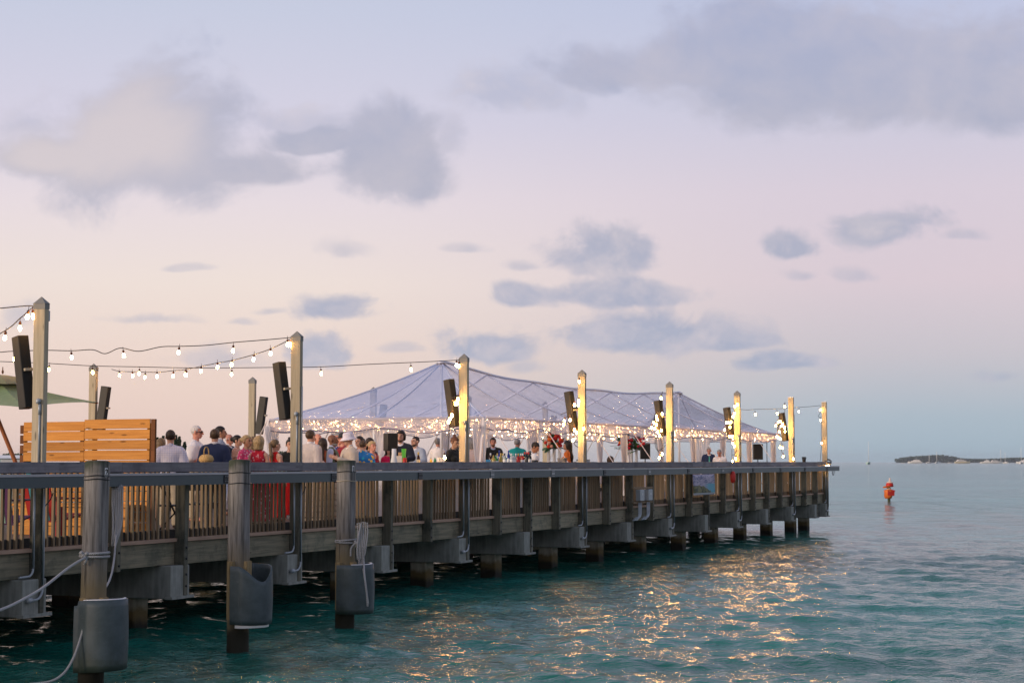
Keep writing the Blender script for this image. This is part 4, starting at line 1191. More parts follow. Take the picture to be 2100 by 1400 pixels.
    for sg in (1, -1): T.cone(L((sg * 0.03, 0.012, 1.455)), L((sg * sw * 0.9, 0.01, 1.40)), 0.042 + e, 0.046 + e, 0.04)
    if f:
        for sg in (1, -1): T.ell(L((sg * 0.07, -0.088, 1.26)), (0.064 + e * .6, 0.057 + e * .6, 0.06 + e * .6), 0.03)
    for sg, a, b, c in arms_j:
        if slv == 0: continue
        ra = (0.060 if not f else 0.048)
        if slv == -1:
            m_ = a + (b - a) * 0.86; T.cone(a, m_, ra + e, ra + e + 0.006, 0.03)
        else:
            T.cone(a, b, ra + e, ra - 0.010 + e, 0.03); T.cone(b, b + (c - b) * slv, ra - 0.012 + e, 0.032 + e * 0.7, 0.015)
    nb = L((0, -0.02, 1.475))
    T.ell(nb + np.array((0, -0.03, 0.02)), (0.075, 0.085, 0.075), 0.012, None, 's')
    if kind in ('jacket', 'vest'):
        T.cone(L((0, -0.22, 1.10)), L((0, -0.17, 1.46)), 0.015, 0.085, 0.01, 1.0, 's')
    elif kind in ('tank', 'halter', 'none', 'strapless'):
        T.ell(nb + np.array((0, -0.07, -0.02)), (0.10, 0.10, 0.11), 0.015, None, 's')
        if kind == 'halter':
            for sg in (1, -1): T.ell(L((sg * (sw + 0.015), 0, 1.40)), (0.085, 0.16, 0.125), 0.015, None, 's')
        if kind == 'tank':
            for sg in (1, -1): T.ell(L((sg * (sw + 0.045), 0, 1.39)), (0.075, 0.16, 0.10), 0.015, None, 's')
        if kind == 'strapless': T.cut(lambda X, Y, Z: Z - (1.33 if lean == 0 else 9) + 0 * X + 0 * Y)
    T.cut(lambda X, Y, Z: hemz - 0.03 - Z + 0 * X + 0 * Y)
    v, q = T.get()
    if kind != 'none': tp = emit({'jacket': 'jacket', 'shirt': 'shirt', 'tee': 'shirt', 'vest': 'vest'}.get(kind, 'bodice'), v, q, cm)
    if kind in ('jacket', 'vest'):          # shirt showing at the chest and collar
        Sh = SDF((-0.26, ylo, 0.95), (0.26, yhi, 1.62), 0.016)
        Sh.cone(J['waist'], J['chest'], 0.130, 0.160, 0.04, 1.34); Sh.cone(L((0.11, 0, 1.39)), L((-0.11, 0, 1.39)), 0.080, 0.080, 0.05, 1.08)
        Sh.cone(J['neck'] - np.array((0, 0, 0.03)), J['neck'] + np.array((0, 0, 0.035)), 0.074, 0.067, 0.02)
        Sh.cone(J['neck'] + np.array((0, -0.03, 0.03)), J['neck'] + np.array((0, -0.05, 0.16)), 0.03, 0.07, 0.01, 1.0, 's')
        v, q = Sh.get(); emit('shirt_front', v, q, GARB[dict(extra).get('shirt', 'white')])
        if kind == 'vest':
            Sv = SDF((-xs - .03, ylo, 0.8), (xs + .03, yhi, 1.55), 0.017)
            for sg, a, b, c in arms_j: Sv.cone(a, b, 0.068, 0.058, 0.03); Sv.cone(b, b + (c - b) * 0.9, 0.056, 0.045, 0.015)
            v, q = Sv.get(); emit('shirt_sleeves', v, q, GARB[dict(extra).get('shirt', 'white')])
    elif kind in ('shirt', 'tee'):
        Co = SDF(J['neck'] - 0.13, J['neck'] + 0.13, 0.0125)
        Co.cone(J['neck'] - np.array((0, 0, 0.03)), J['neck'] + np.array((0, 0.004, 0.03)), 0.082, 0.069, 0.02)
        Co.cone(J['neck'] - np.array((0, 0, 0.0)), J['neck'] + np.array((0, -0.02, 0.12)), 0.058, 0.075, 0.005, 1.0, 's')
        Co.cone(J['neck'] + np.array((0, -0.08, 0.06)), J['neck'] + np.array((0, -0.10, -0.03)), 0.04, 0.012, 0.01, 1.0, 's')
        v, q = Co.get(); emit('collar', v, q, cm)
    bk, bm_ = bottom; bm_ = GARB[bm_]
    Lg = SDF((-0.42, -0.34, 0.02), (0.42, 0.34, 1.12), 0.0185)
    if bk == 'trousers':
        for sg in (1, -1):
            Lg.cone((sg * (hw + .002), 0, 0.90), (sg * 0.10, -0.005, 0.50), 0.105, 0.080, 0.03); Lg.cone((sg * 0.10, -0.005, 0.50), (sg * 0.105, 0.02, 0.10), 0.080, 0.068, 0.02)
        Lg.cone((0, 0, 0.93), (0, 0, 1.03), 0.160, 0.146, 0.03, 1.3)
        Lg.cut(lambda X, Y, Z: np.maximum(0.055 - Z, Z - 1.05) + 0 * X + 0 * Y)
        nm = 'trousers'
    else:
        hem, flare = {'long': (0.10, 0.27), 'midi': (0.34, 0.24), 'knee': (0.48, 0.21)}[bk]
        Lg.cone((0, 0, 0.94), (0, 0, 1.08), 0.165, 0.125, 0.04, 1.28); Lg.cone((0, 0, 0.92), (0, 0, hem), 0.168, flare, 0.03, 1.12)
        g = np.meshgrid(*Lg.ax, indexing='ij', sparse=True)
        Lg.F = Lg.F + 0.018 * np.sin(7 * np.arctan2(g[1], g[0])) * np.clip((0.9 - g[2]) / 0.7, 0, 1)
        Lg.cut(lambda X, Y, Z: np.maximum(hem - Z, Z - 1.09) + 0 * X + 0 * Y)
        nm = 'skirt'
    v, q = Lg.get(); emit(nm, v, q, bm_)
    sh = MB()
    for sg in (1, -1):
        for (c, r, sq) in (((sg * 0.10, 0.035, 0.045), 0.05, (0.95, 1.15, 0.85)), ((sg * 0.108, -0.06, 0.036), 0.05, (0.95, 1.7, 0.7))):
            ball(sh, Vector(c) * k, r * k, sq)
    sh.build('shoes', GARB['shoe'], root)
    # --- accessories
    ex = dict(extra)
    if 'tie' in ex:
        a, b = L((0, -0.150, 1.40)) * k, L((0, -0.175, 1.06)) * k
        MB().tube([a, a + (b - a) * 0.15, a + (b - a) * 0.8, b], [0.02, 0.016, 0.032, 0.006], 6).build('tie', GARB[ex['tie']], root)
    if 'sunglasses' in ex:
        g_ = MB()
        for sg in (1, -1):
            ball(g_, HW((sg * 0.034, -0.098, 0.105)) * k, 0.026 * k, (1.1, 0.45, 0.75)); g_.tube([HW((sg * 0.06, -0.09, 0.108)) * k, HW((sg * 0.082, 0.0, 0.108)) * k], 0.006, 5)
        g_.build('sunglasses', M_black, root)
    if 'buckethat' in ex:
        Mh = Matrix([list(r) for r in Rh])
        MB().lathe([(0.175, 0.09), (0.155, 0.118), (0.118, 0.142), (0.112, 0.16), (0.104, 0.215), (0.085, 0.238), (0.0, 0.245)], 24, (0, 0, 0), Mh).build('bucket_hat', GARB['hatwhite'], root, Vector(hp * k))
    if 'cap' in ex:
        Mh = Matrix([list(r) for r in Rh])
        cpm = MB().lathe([(0.098, 0.14), (0.100, 0.165), (0.088, 0.21), (0.05, 0.24), (0, 0.246)], 18, (0, 0.012, 0), Mh)
        cpm.grid([[Mh @ Vector((0.075 * math.sin(a), -0.085 - 0.075 * math.cos(a) * q, 0.148 - 0.012 * q)) for a in [(-1.5 + 0.3 * i) for i in range(11)]] for q in (0.0, 0.5, 1.0)])
        thick(cpm.build('cap', GARB[ex['cap']], root, Vector(hp * k)), 0.006)
    if 'shawl' in ex:
        S_ = SDF((-0.36, -0.3, 0.9), (0.36, 0.3, 1.5), 0.018)
        S_.cone(L((-0.27, -0.02, 1.12)), L((0.05, 0.16, 1.02)), 0.05, 0.05, 0.03); S_.cone(L((0.05, 0.16, 1.02)), L((0.28, -0.02, 1.10)), 0.05, 0.045, 0.03)
        v, q = S_.get(); emit('shawl', v, q, GARB[ex['shawl']])
    if 'cup' in ex:
        c = arms_j[0][3]
        o = MB().lathe([(0.028, -0.06), (0.036, 0.06), (0.034, 0.06), (0.026, -0.05)], 12).build('drink_cup', GARB['white'], None)
        w_ = root.matrix_world @ Vector(c * k)
        bpy.context.view_layer.update()
        w_ = root.matrix_world @ Vector((c + np.array((-0.02, -0.10, 0.04))) * k)
        o.location = w_
        tag(o, ex['cup'], 'cup')
    root['k'] = k
    return root, arms_j, k

GARB = {n: cloth('cloth_' + n, c) for n, c in dict(white=(0.74, 0.70, 0.70), navy=(0.022, 0.034, 0.085), darknavy=(0.012, 0.014, 0.026), black=(0.014, 0.015, 0.014), red=(0.62, 0.012, 0.010),
        darkred=(0.25, 0.008, 0.020), hotpink=(0.66, 0.012, 0.09), beige=(0.56, 0.47, 0.38), stone=(0.55, 0.48, 0.45), green=(0.10, 0.13, 0.075), teal=(0.02, 0.42, 0.38), bluegrey=(0.20, 0.24, 0.34),
        lightgrey=(0.38, 0.41, 0.48), orange=(0.60, 0.15, 0.025), lightblue=(0.42, 0.52, 0.72), khaki=(0.42, 0.35, 0.25), grey=(0.12, 0.12, 0.125), charcoal=(0.035, 0.036, 0.04), hatwhite=(0.74, 0.68, 0.74),
        mint=(0.35, 0.55, 0.48), rust=(0.36, 0.09, 0.035), tealtie=(0.10, 0.48, 0.40), shoe=(0.03, 0.018, 0.012), paleblue=(0.45, 0.50, 0.66), blush=(0.72, 0.60, 0.58)).items()}
GARB['check'] = cloth('cloth_check', (0.66, 0.63, 0.70), 'check', (0.36, 0.36, 0.52), scale=26)
GARB['pinkfloral'] = cloth('cloth_pinkfloral', (0.62, 0.06, 0.16), 'floral', (0.72, 0.42, 0.46), (0.50, 0.02, 0.10), scale=26)
GARB['redfloral'] = cloth('cloth_redfloral', (0.40, 0.010, 0.030), 'floral', (0.60, 0.30, 0.32), (0.55, 0.02, 0.03), scale=22)
GARB['hawaii'] = cloth('cloth_hawaii', (0.02, 0.16, 0.42), 'floral', (0.70, 0.42, 0.04), (0.03, 0.36, 0.52), scale=13)
GARB['bluepattern'] = cloth('cloth_bluepattern', (0.03, 0.05, 0.20), 'floral', (0.62, 0.50, 0.28), (0.10, 0.14, 0.36), scale=20)

PP = person
PP('fair-haired woman mostly hidden behind the man in the checked shirt', 330, 900, 1.62, 150, 'f', 'fair', ('long', 'light'), ('tee', 'blush'), ('knee', 'khaki'), Z=33.5)
PP('dark-haired man in a pale checked short-sleeved shirt, seen from behind', 349, 883, 1.74, 175, 'm', 'fair', ('short', 'dark'), ('tee', 'check'), ('trousers', 'khaki'), Z=29.8, girth=1.12)
PP('white-haired man in sunglasses and loose white shirt facing right', 401, 873, 1.80, 78, 'm', 'pink', ('crop', 'white'), ('tee', 'white'), ('trousers', 'khaki'), ('down', 'bent'), nod=0.05, extra=(('sunglasses', 1),), girth=1.34)
PP('tall dark-haired man in a blue-grey suit behind the navy suit', 451, 875, 1.86, 95, 'm', 'tan', ('short', 'black'), ('jacket', 'bluegrey'), ('trousers', 'bluegrey'), ('bent', 'down'))
PP('brown-haired man in a navy suit seen from behind', 440, 881, 1.78, 172, 'm', 'fair', ('short', 'brown'), ('jacket', 'navy'), ('trousers', 'charcoal'), Z=30.6)
PP('bald pink-headed man half hidden behind the woman with the dark bun', 469, 890, 1.76, 60, 'm', 'pink', ('balding', 'white'), ('jacket', 'darknavy'), ('trousers', 'lightblue'))
PP('dark-haired woman with a low bun and bare shoulders holding a white cup', 486, 893, 1.68, 62, 'f', 'fair', ('bun', 'black'), ('halter', 'white'), ('long', 'white'), ('drink', 'down'), turn=0.2, extra=(('cup', 'white cup held by the woman with the dark bun'),))
PP('fair woman in a pink floral blouse with hair pulled back', 505, 893, 1.72, 50, 'f', 'tan', ('bun', 'blonde'), ('tee', 'pinkfloral'), ('long', 'hotpink'), ('bent', 'bent'), Z=32.0)
PP('woman with long light-brown hair behind the pink blouse', 519, 897, 1.66, 160, 'f', 'fair', ('long', 'light'), ('tee', 'blush'), ('knee', 'blush'), Z=34.5)
PP('short-haired blonde woman in a red floral sleeveless dress, seen from behind', 531, 896, 1.66, 155, 'f', 'fair', ('bob', 'blonde'), ('tank', 'redfloral'), ('long', 'redfloral'), Z=30.9, girth=1.15)
PP('woman with a blonde ponytail in a bright red halter dress', 564, 902, 1.66, 140, 'f', 'fair', ('tail', 'light'), ('halter', 'red'), ('long', 'red'), ('bent', 'down'), turn=-0.3, extra=(('shawl', 'mint'),), Z=33.0)
PP('smiling woman in a black top with a dark top knot', 594, 901, 1.64, 12, 'f', 'fair', ('knot', 'black'), ('tee', 'black'), ('long', 'red'), Z=34.5)
PP('brown-haired man in a pale stone suit just right of the second light post', 636, 883, 1.82, 140, 'm', 'fair', ('short', 'brown'), ('jacket', 'stone'), ('trousers', 'stone'), ('down', 'bent'), Z=34.5)
PP('red-faced balding man with open mouth beside the stone suit', 651, 889, 1.78, 40, 'm', 'pink', ('balding', 'brown'), ('jacket', 'darknavy'), ('trousers', 'darknavy'), Z=36.5)
PP('woman with dark brown hair in a rust dress', 662, 900, 1.64, 165, 'f', 'tan', ('long', 'dark'), ('tank', 'rust'), ('midi', 'rust'), Z=36.0)
PP('bald man with a grey beard in a green waistcoat over a pale shirt', 681, 891, 1.78, 80, 'm', 'brown', ('shaved', 'grey'), ('vest', 'green'), ('trousers', 'khaki'), ('bent', 'down'), beard='grey', extra=(('shirt', 'paleblue'),), Z=35.0)
PP('grey-haired man in a flowered dark blue shirt facing left', 694, 888, 1.78, -50, 'm', 'pink', ('crop', 'grey'), ('tee', 'bluepattern'), ('trousers', 'grey'), ('bent', 'bent'), Z=37.3)
PP('man in a dark baseball cap behind the bucket hat', 703, 889, 1.80, -70, 'm', 'pink', ('crop', 'brown'), ('tee', 'darkred'), ('trousers', 'grey'), extra=(('cap', 'charcoal'),), Z=36.6)
bh = PP('man in a white bucket hat and beige jacket facing left with a bottle', 717, 889, 1.76, -72, 'm', 'fair', ('crop', 'grey'), ('jacket', 'beige'), ('trousers', 'beige'), ('drink', 'bent'), nod=0.12, extra=(('buckethat', 1),), Z=34.0, girth=1.28)
PP('young woman with dark hair tied back, looking left behind the flowered shirt', 737, 895, 1.68, -40, 'f', 'fair', ('bun', 'dark'), ('tee', 'blush'), ('knee', 'blush'), Z=37.5)
PP('brown-haired man in a bright blue tropical flower shirt, seen from behind', 744, 903, 1.70, 165, 'm', 'fair', ('crop', 'brown'), ('tee', 'hawaii'), ('trousers', 'lightgrey'), Z=35.2)
PP('woman with dark hair just behind the blonde woman in dark red', 758, 900, 1.68, 30, 'f', 'tan', ('bob', 'dark'), ('tee', 'grey'), ('knee', 'black'), Z=38.0)
PP('blonde woman in a dark red top glancing right', 763, 905, 1.64, 35, 'f', 'pink', ('bun', 'blonde'), ('tank', 'darkred'), ('long', 'darkred'), Z=36.0)
PP('dark-haired woman in a hot pink top behind the black table speaker', 798, 913, 1.62, 10, 'f', 'fair', ('bob', 'black'), ('tee', 'hotpink'), ('knee', 'hotpink'), ('bent', 'bent'), Z=38.0)
PP('bearded man with wavy dark hair in a dark navy suit at the bar', 822, 884, 1.86, -18, 'm', 'fair', ('curly', 'dark'), ('jacket', 'darknavy'), ('trousers', 'darknavy'), ('bar', 'bar'), beard='brown', Z=39.5)
PP('short-haired bearded man in a pale grey suit looking left at the bar', 852, 895, 1.78, -30, 'm', 'fair', ('crop', 'dark'), ('jacket', 'lightgrey'), ('trousers', 'lightgrey'), ('bar', 'bar'), turn=-0.35, beard='brown', Z=40.5)
PP('grey-haired man in a white shirt facing away under the tent', 898, 899, 1.78, 150, 'm', 'pink', ('short', 'grey'), ('shirt', 'white'), ('trousers', 'khaki'))
PP('dark-haired man half hidden behind the bartender', 911, 910, 1.70, -30, 'm', 'tan', ('short', 'black'), ('shirt', 'paleblue'), ('trousers', 'navy'))
PP('auburn-haired bartender in a black shirt looking down', 930, 896, 1.66, 48, 'f', 'olive', ('knot', 'auburn'), ('shirt', 'black'), ('trousers', 'black'), ('bent', 'bent'), nod=0.28, Z=36.9)
PP('fair-haired man in a dark suit partly hidden by the tent-corner light post', 943, 894, 1.80, 120, 'm', 'fair', ('short', 'blonde'), ('jacket', 'charcoal'), ('trousers', 'charcoal'))
PP('woman in a pale blouse and black skirt behind the first tent curtain', 968, 900, 1.68, 160, 'f', 'fair', ('bob', 'grey'), ('tee', 'blush'), ('knee', 'black'))
PP('dark-haired man in a black suit and blue shirt beyond the row of bottles', 1011, 898, 1.80, 5, 'm', 'pink', ('short', 'dark'), ('jacket', 'black'), ('trousers', 'black'), beard='brown', extra=(('shirt', 'paleblue'),))
PP('grey-haired man in a teal shirt facing away under the tent', 1061, 900, 1.78, 165, 'm', 'pink', ('short', 'grey'), ('tee', 'teal'), ('trousers', 'khaki'))
PP('dark-haired man in a navy suit bending forward over the bar', 1074, 902, 1.80, 75, 'm', 'tan', ('short', 'black'), ('jacket', 'navy'), ('trousers', 'navy'), ('bar', 'bar'), lean=0.42, nod=0.25, Z=43.0)
PP('woman with long dark hair in an orange dress facing left', 1164, 905, 1.66, -105, 'f', 'tan', ('long', 'black'), ('tee', 'orange'), ('long', 'orange'), ('bent', 'bent'))
PP('brown-haired guest sitting low behind the rail beside the tall flowers', 1252, 937, 1.65, 160, 'f', 'fair', ('bob', 'brown'), ('tee', 'white'), ('knee', 'white'), seat=0.42, Z=52.0)
PP('grey-haired man in a navy suit and teal tie looking down', 1454, 917, 1.80, 5, 'm', 'pink', ('short', 'grey'), ('jacket', 'navy'), ('trousers', 'navy'), ('bent', 'bent'), nod=0.3, extra=(('tie', 'tealtie'),), Z=63.5)
PP('grey-haired man in an open white shirt looking down', 1477, 921, 1.76, -15, 'm', 'pink', ('crop', 'grey'), ('shirt', 'white'), ('trousers', 'khaki'), ('bent', 'bent'), nod=0.3, lean=0.12, Z=57.5)

# ================================================================== mooring piles with fenders
def pile_wood():
    m, t = mat('mooring_pile_wood')
    co = t.n('ShaderNodeTexCoord').outputs['Object']
    g = t.n('ShaderNodeTexNoise', {'Vector': t.v('MULTIPLY', co, (16, 16, 0.9)), 'Scale': 1.6, 'Detail': 7.0, 'Roughness': 0.65}).outputs[0]
    a = t.n('ShaderNodeTexNoise', {'Vector': co, 'Scale': 3.0, 'Detail': 6.0}).outputs[0]
    c = t.mix(t.maprange(g, 0.3, 0.72), rgb((0.085, 0.078, 0.07)), rgb((0.27, 0.25, 0.235)))
    z = t.n('ShaderNodeSeparateXYZ', {0: co}).outputs[2]
    zz = t.m('ADD', z, t.m('MULTIPLY', t.m('SUBTRACT', a, 0.5), 0.5))
    c = t.mix(t.maprange(zz, 2.32, 2.5), c, rgb((0.05, 0.06, 0.04)))              # lichen on the worn top
    c = t.mix(t.maprange(zz, 1.5, 1.05), c, rgb((0.19, 0.15, 0.085)))            # paler timber inside the fender's reach
    c = t.mix(t.maprange(zz, 0.42, 0.2), c, rgb((0.022, 0.02, 0.012)))           # tide mark
    crack = t.n('ShaderNodeTexNoise', {'Vector': t.v('MULTIPLY', co, (30, 30, 1.2)), 'Scale': 1.0, 'Detail': 3.0}).outputs[0]
    c = t.mix(t.m('MULTIPLY', t.maprange(crack, 0.62, 0.72), 0.7), c, rgb((0.03, 0.028, 0.025)))
    bp = t.n('ShaderNodeBump', {'Height': t.m('SUBTRACT', g, t.maprange(crack, 0.6, 0.72)), 'Strength': 0.5, 'Distance': 0.012}).outputs[0]
    out(t, principled(t, color=c, rough=0.8, normal=bp, spec=0.25).outputs[0]); return m
M_mpile = pile_wood()
def fender_mat():
    m, t = mat('fender_grey_plastic')
    co = t.n('ShaderNodeTexCoord').outputs['Object']
    a = t.n('ShaderNodeTexNoise', {'Vector': co, 'Scale': 4.0, 'Detail': 7.0, 'Roughness': 0.65}).outputs[0]
    st = t.n('ShaderNodeTexNoise', {'Vector': t.v('MULTIPLY', co, (22, 22, 1.4)), 'Scale': 1.0, 'Detail': 5.0, 'Roughness': 0.7}).outputs[0]
    sc_ = t.n('ShaderNodeTexNoise', {'Vector': t.v('MULTIPLY', co, (3, 3, 26)), 'Scale': 2.0, 'Detail': 4.0, 'Roughness': 0.75}).outputs[0]
    c = t.mix(t.maprange(a, 0.3, 0.7), rgb((0.038, 0.055, 0.058)), rgb((0.066, 0.088, 0.094)))
    c = t.mix(t.m('MULTIPLY', t.maprange(st, 0.58, 0.75), 0.5), c, rgb((0.17, 0.18, 0.175)))         # dried salt runs
    c = t.mix(t.m('MULTIPLY', t.maprange(sc_, 0.62, 0.72), 0.55), c, rgb((0.15, 0.16, 0.165)))        # scuffs from hulls
    z = t.m('ADD', t.n('ShaderNodeSeparateXYZ', {0: co}).outputs[2], t.m('MULTIPLY', t.m('SUBTRACT', a, 0.5), 0.4))
    c = t.mix(t.m('MULTIPLY', t.maprange(z, 0.42, 0.16), 0.75), c, rgb((0.030, 0.042, 0.026)))        # algae above the water
    out(t, principled(t, color=c, rough=t.m('ADD', 0.38, t.m('MULTIPLY', st, 0.3)), spec=0.45, normal=t.n('ShaderNodeBump', {'Height': a, 'Strength': 0.25, 'Distance': 0.03}).outputs[0]).outputs[0]); return m
M_fender = fender_mat()
M_foam = plain('fender_white_lining', (0.70, 0.69, 0.68), 0.6)
M_block = wood('fender_block_wood', (0.30, 0.22, 0.11), (0.16, 0.12, 0.06), 'Z')
def rope_mat():
    m, t = mat('white_rope')
    co = t.n('ShaderNodeTexCoord').outputs['Object']
    wv = t.n('ShaderNodeTexWave', {'Vector': co, 'Scale': 26.0, 'Distortion': 1.5, 'Detail': 1.0}, bands_direction='DIAGONAL').outputs[0]
    c = t.mix(t.maprange(wv, 0.1, 0.6), rgb((0.24, 0.235, 0.225)), rgb((0.55, 0.54, 0.53)))
    bp = t.n('ShaderNodeBump', {'Height': wv, 'Strength': 0.8, 'Distance': 0.01}).outputs[0]
    out(t, principled(t, color=c, rough=0.9, normal=bp, spec=0.1).outputs[0]); return m
M_rope = rope_mat()
DIGITS = {'2': [[(0.0, 0.75), (0.1, 0.93), (0.3, 1.0), (0.5, 0.93), (0.58, 0.75), (0.5, 0.55), (0.25, 0.3), (0.0, 0.0), (0.6, 0.0)]],
          '1': [[(0.1, 0.8), (0.32, 1.0), (0.32, 0.0)], [(0.08, 0.0), (0.56, 0.0)]]}
def mooring_pile(px, pxb, ytop, Z, label, fend, zlo, zhi, digit=None, seed=0):
    base = pix(px, 946, Z)
    t = empty('mooring_pile', label, 'mooring pile', (base.x, base.y, 0), -math.atan2(base.x, base.y), 'mooring piles in front of the pier')
    ztop = EYE + ab(px, ytop)[1] * Z
    lean = (pxb - px) / 3608.0 * Z / 2.45
    rg = random.Random(seed)
    prof = []; n = 28; rows = []
    for i in range(26):
        z = -1.2 + (ztop + 1.2) * i / 25
        r0 = 0.142 + 0.006 * (1 - i / 25)
        rows.append([(r0 * (1 + 0.02 * math.sin(3 * a + seed + z)) * math.cos(a) + lean * (ztop - z), r0 * (1 + 0.02 * math.sin(2 * a + z * 1.4)) * math.sin(a), z) for a in [2 * math.pi * j / n for j in range(n)]])
    mb = MB().grid(rows, closed=True)
    mb.lathe([(0.142, 0.0), (0.11, 0.012), (0.0, 0.016)], n, (0, 0, ztop))
    mb.build('shaft', M_mpile, t)
    for zz in (ztop - 0.16, ztop - 0.30 if seed != 1 else ztop - 0.2):
        MB().tube([(0.1475 * math.cos(a) + lean * (ztop - zz), 0.1475 * math.sin(a), zz + 0.006 * math.sin(3 * a)) for a in [2 * math.pi * j / 28 for j in range(29)]], 0.006, 5, False).build('wire_band', M_bracket if seed == 3 and zz < ztop - 0.2 else M_splice_dark, t)
    if digit:
        a0 = R(-48)
        pl = MB().grid([[(0.149 * math.cos(a0 + q), 0.149 * math.sin(a0 + q), z) for q in (-0.14, -0.07, 0, 0.07, 0.14)] for z in (ztop - 0.17, ztop - 0.07)], smooth=True).build('number_plate', M_white, t)
        dg = MB()
        for st in DIGITS[digit]:
            dg.tube([(0.1535 * math.cos(a0 + (x - 0.3) * 0.28), 0.1535 * math.sin(a0 + (x - 0.3) * 0.28), ztop - 0.155 + y * 0.07) for x, y in st], 0.005, 5)
        dg.build('digit', M_black, pl)
    # fender sheet bent round the pile
    pts = smooth([(x, y, 0) for x, y in fend['plan']], 6)
    rows = []; m = 10
    for i in range(m + 1):
        v = i / m
        row = []
        for j, p in enumerate(pts):
            u = j / (len(pts) - 1)
            zt = zhi + fend['top'](u); zb = zlo + fend['bot'](u)
            bulge = 1.0 + 0.03 * math.sin(math.pi * v)
            row.append((p.x * bulge + lean * (ztop - zlo), p.y * bulge, zb + (zt - zb) * v))
        rows.append(row)
    f = MB().grid(rows).build('fender', M_fender, t); thick(f, 0.022, 0)
    n_ = len(pts); k0, k1 = int(n_ * fend['foam'][0]), int(n_ * fend['foam'][1])
    rws = []
    for i in range(4):
        v = -0.06 + 0.0 + i * 0.02 if fend.get('foam_low') else 0.93 + i * 0.027
        rws.append([Vector((rows[0][j][0] * 0.94, rows[0][j][1] * 0.94, rows[0][j][2] + (rows[-1][j][2] - rows[0][j][2]) * v)) for j in range(k0, k1)])
    li = MB().grid(rws).build('fender_lining', M_foam, f); thick(li, 0.025, 0)
    for a in (-2.2, -0.75, 0.9):
        MB().box((0.165 * math.cos(a) + lean * (ztop - zhi), 0.165 * math.sin(a), (zlo + zhi) / 2 + 0.05), (0.06, 0.09, zhi - zlo - 0.02), a).build('spacer_block', M_block, t)
    return t
mooring_pile(200, 193, 946.5, 20.2, 'weathered mooring pile with number plate 2, nearest to the viewer', dict(plan=[(-0.19, -0.13), (-0.13, -0.17), (-0.09, -0.25), (-0.03, -0.33), (0.12, -0.38), (0.30, -0.32), (0.385, -0.16), (0.37, 0.04), (0.24, 0.16), (0.10, 0.19)],
             top=lambda u: 0.03 * math.sin(3 * u) + (-0.05 if u < 0.08 else 0), bot=lambda u: 0.07 * u, foam=(0.22, 0.75)), 0.12, 0.92, '2', 1)
mooring_pile(492, 491, 944, 23.4, 'weathered middle mooring pile whose grey fender has a spout-like open top', dict(plan=[(-0.10, -0.17), (-0.02, -0.25), (0.05, -0.31), (0.20, -0.34), (0.36, -0.28), (0.43, -0.12), (0.40, 0.06), (0.28, 0.16), (0.10, 0.18)],
             top=lambda u: -0.02 - 0.20 * math.exp(-((u - 0.46) / 0.14) ** 2) + 0.05 * max(0, u - 0.6), bot=lambda u: 0.10 * max(0, u - 0.5), foam=(0.12, 0.60), foam_low=True), 0.37, 1.15, None, 2)
mooring_pile(711, 709, 945, 26.7, 'weathered mooring pile hung with white rope hanks, right of the other two', dict(plan=[(-0.12, -0.16), (-0.05, -0.25), (0.05, -0.32), (0.20, -0.35), (0.36, -0.30), (0.42, -0.14), (0.38, 0.06), (0.24, 0.16), (0.10, 0.18)],
             top=lambda u: 0.03 * u, bot=lambda u: 0.03 * u, foam=(0.3, 0.75)), 0.22, 0.95, '1', 3)

# ------------------------------------------------------------------ ropes
def ring(c, r, z, tilt=0.0, n=20): return [(c[0] + r * math.cos(a), c[1] + r * math.sin(a), z + tilt * math.cos(a)) for a in [2 * math.pi * j / n for j in range(n + 1)]]
p1 = pix(197, 946, 20.2)
z1 = EYE + ab(197, 1137)[1] * 20.2
a0 = pix(176, 1142, 20.02)
rp1 = MB().tube(smooth([a0, pix(140, 1164, 19.7), pix(90, 1203, 19.0), pix(50, 1227, 18.3), pix(0, 1250, 17.5), pix(-120, 1288, 15.5), pix(-300, 1310, 13.5)]), 0.0155, 8)
rp1.tube(ring((p1.x, p1.y), 0.163, z1 + 0.02, 0.004), 0.015, 8); rp1.tube(ring((p1.x, p1.y), 0.163, z1 - 0.015, -0.004), 0.015, 8)
for dx_, dz_ in ((-0.09, 0.0), (-0.06, -0.03), (-0.11, 0.03), (-0.05, 0.02)): ball(rp1, (p1.x + dx_, p1.y - 0.165, z1 + dz_), 0.027)
rp1.tube([(p1.x - 0.07, p1.y - 0.17, z1), (p1.x - 0.05, p1.y - 0.18, z1 - 0.05), (p1.x - 0.075, p1.y - 0.18, z1 - 0.10)], 0.015, 8)
rp1.build('mooring_rope', M_rope)
tag(bpy.data.objects['mooring_rope'], 'white mooring rope knotted round pile number 2 and running off to the left', 'rope')
hk = MB(); rg = random.Random(3)
for j in range(8):
    x0 = 231 + j * 2.9
    hk.tube(smooth([pix(x0, 994 + rg.uniform(-2, 2), 24.15), pix(x0 - 1 + rg.uniform(-1, 1), 1030, 24.1), pix(x0 * 0.86 + 33 + rg.uniform(-1, 1), 1075, 24.0), pix(233 + (j - 4) * 0.9, 1115 + rg.uniform(-8, 8), 23.9)], 5), 0.0105, 6)
hk.tube(smooth([pix(238, 1095, 23.9), pix(234, 1145, 23.3), pix(226, 1185, 22.0), pix(208, 1217, 20.55), pix(190, 1240, 20.05), pix(176, 1270, 19.95), pix(166, 1305, 19.9), pix(152, 1345, 19.8), pix(132, 1378, 19.7), pix(104, 1396, 19.6), pix(60, 1402, 19.5)]), 0.014, 8)
hk.build('mooring_rope', M_rope)
tag(bpy.data.objects['mooring_rope.001'], 'hank of white rope hung under the channel, trailing into the water', 'rope')
p3 = pix(711, 946, 26.7); z3 = EYE + ab(711, 1110)[1] * 26.7
r3 = MB()
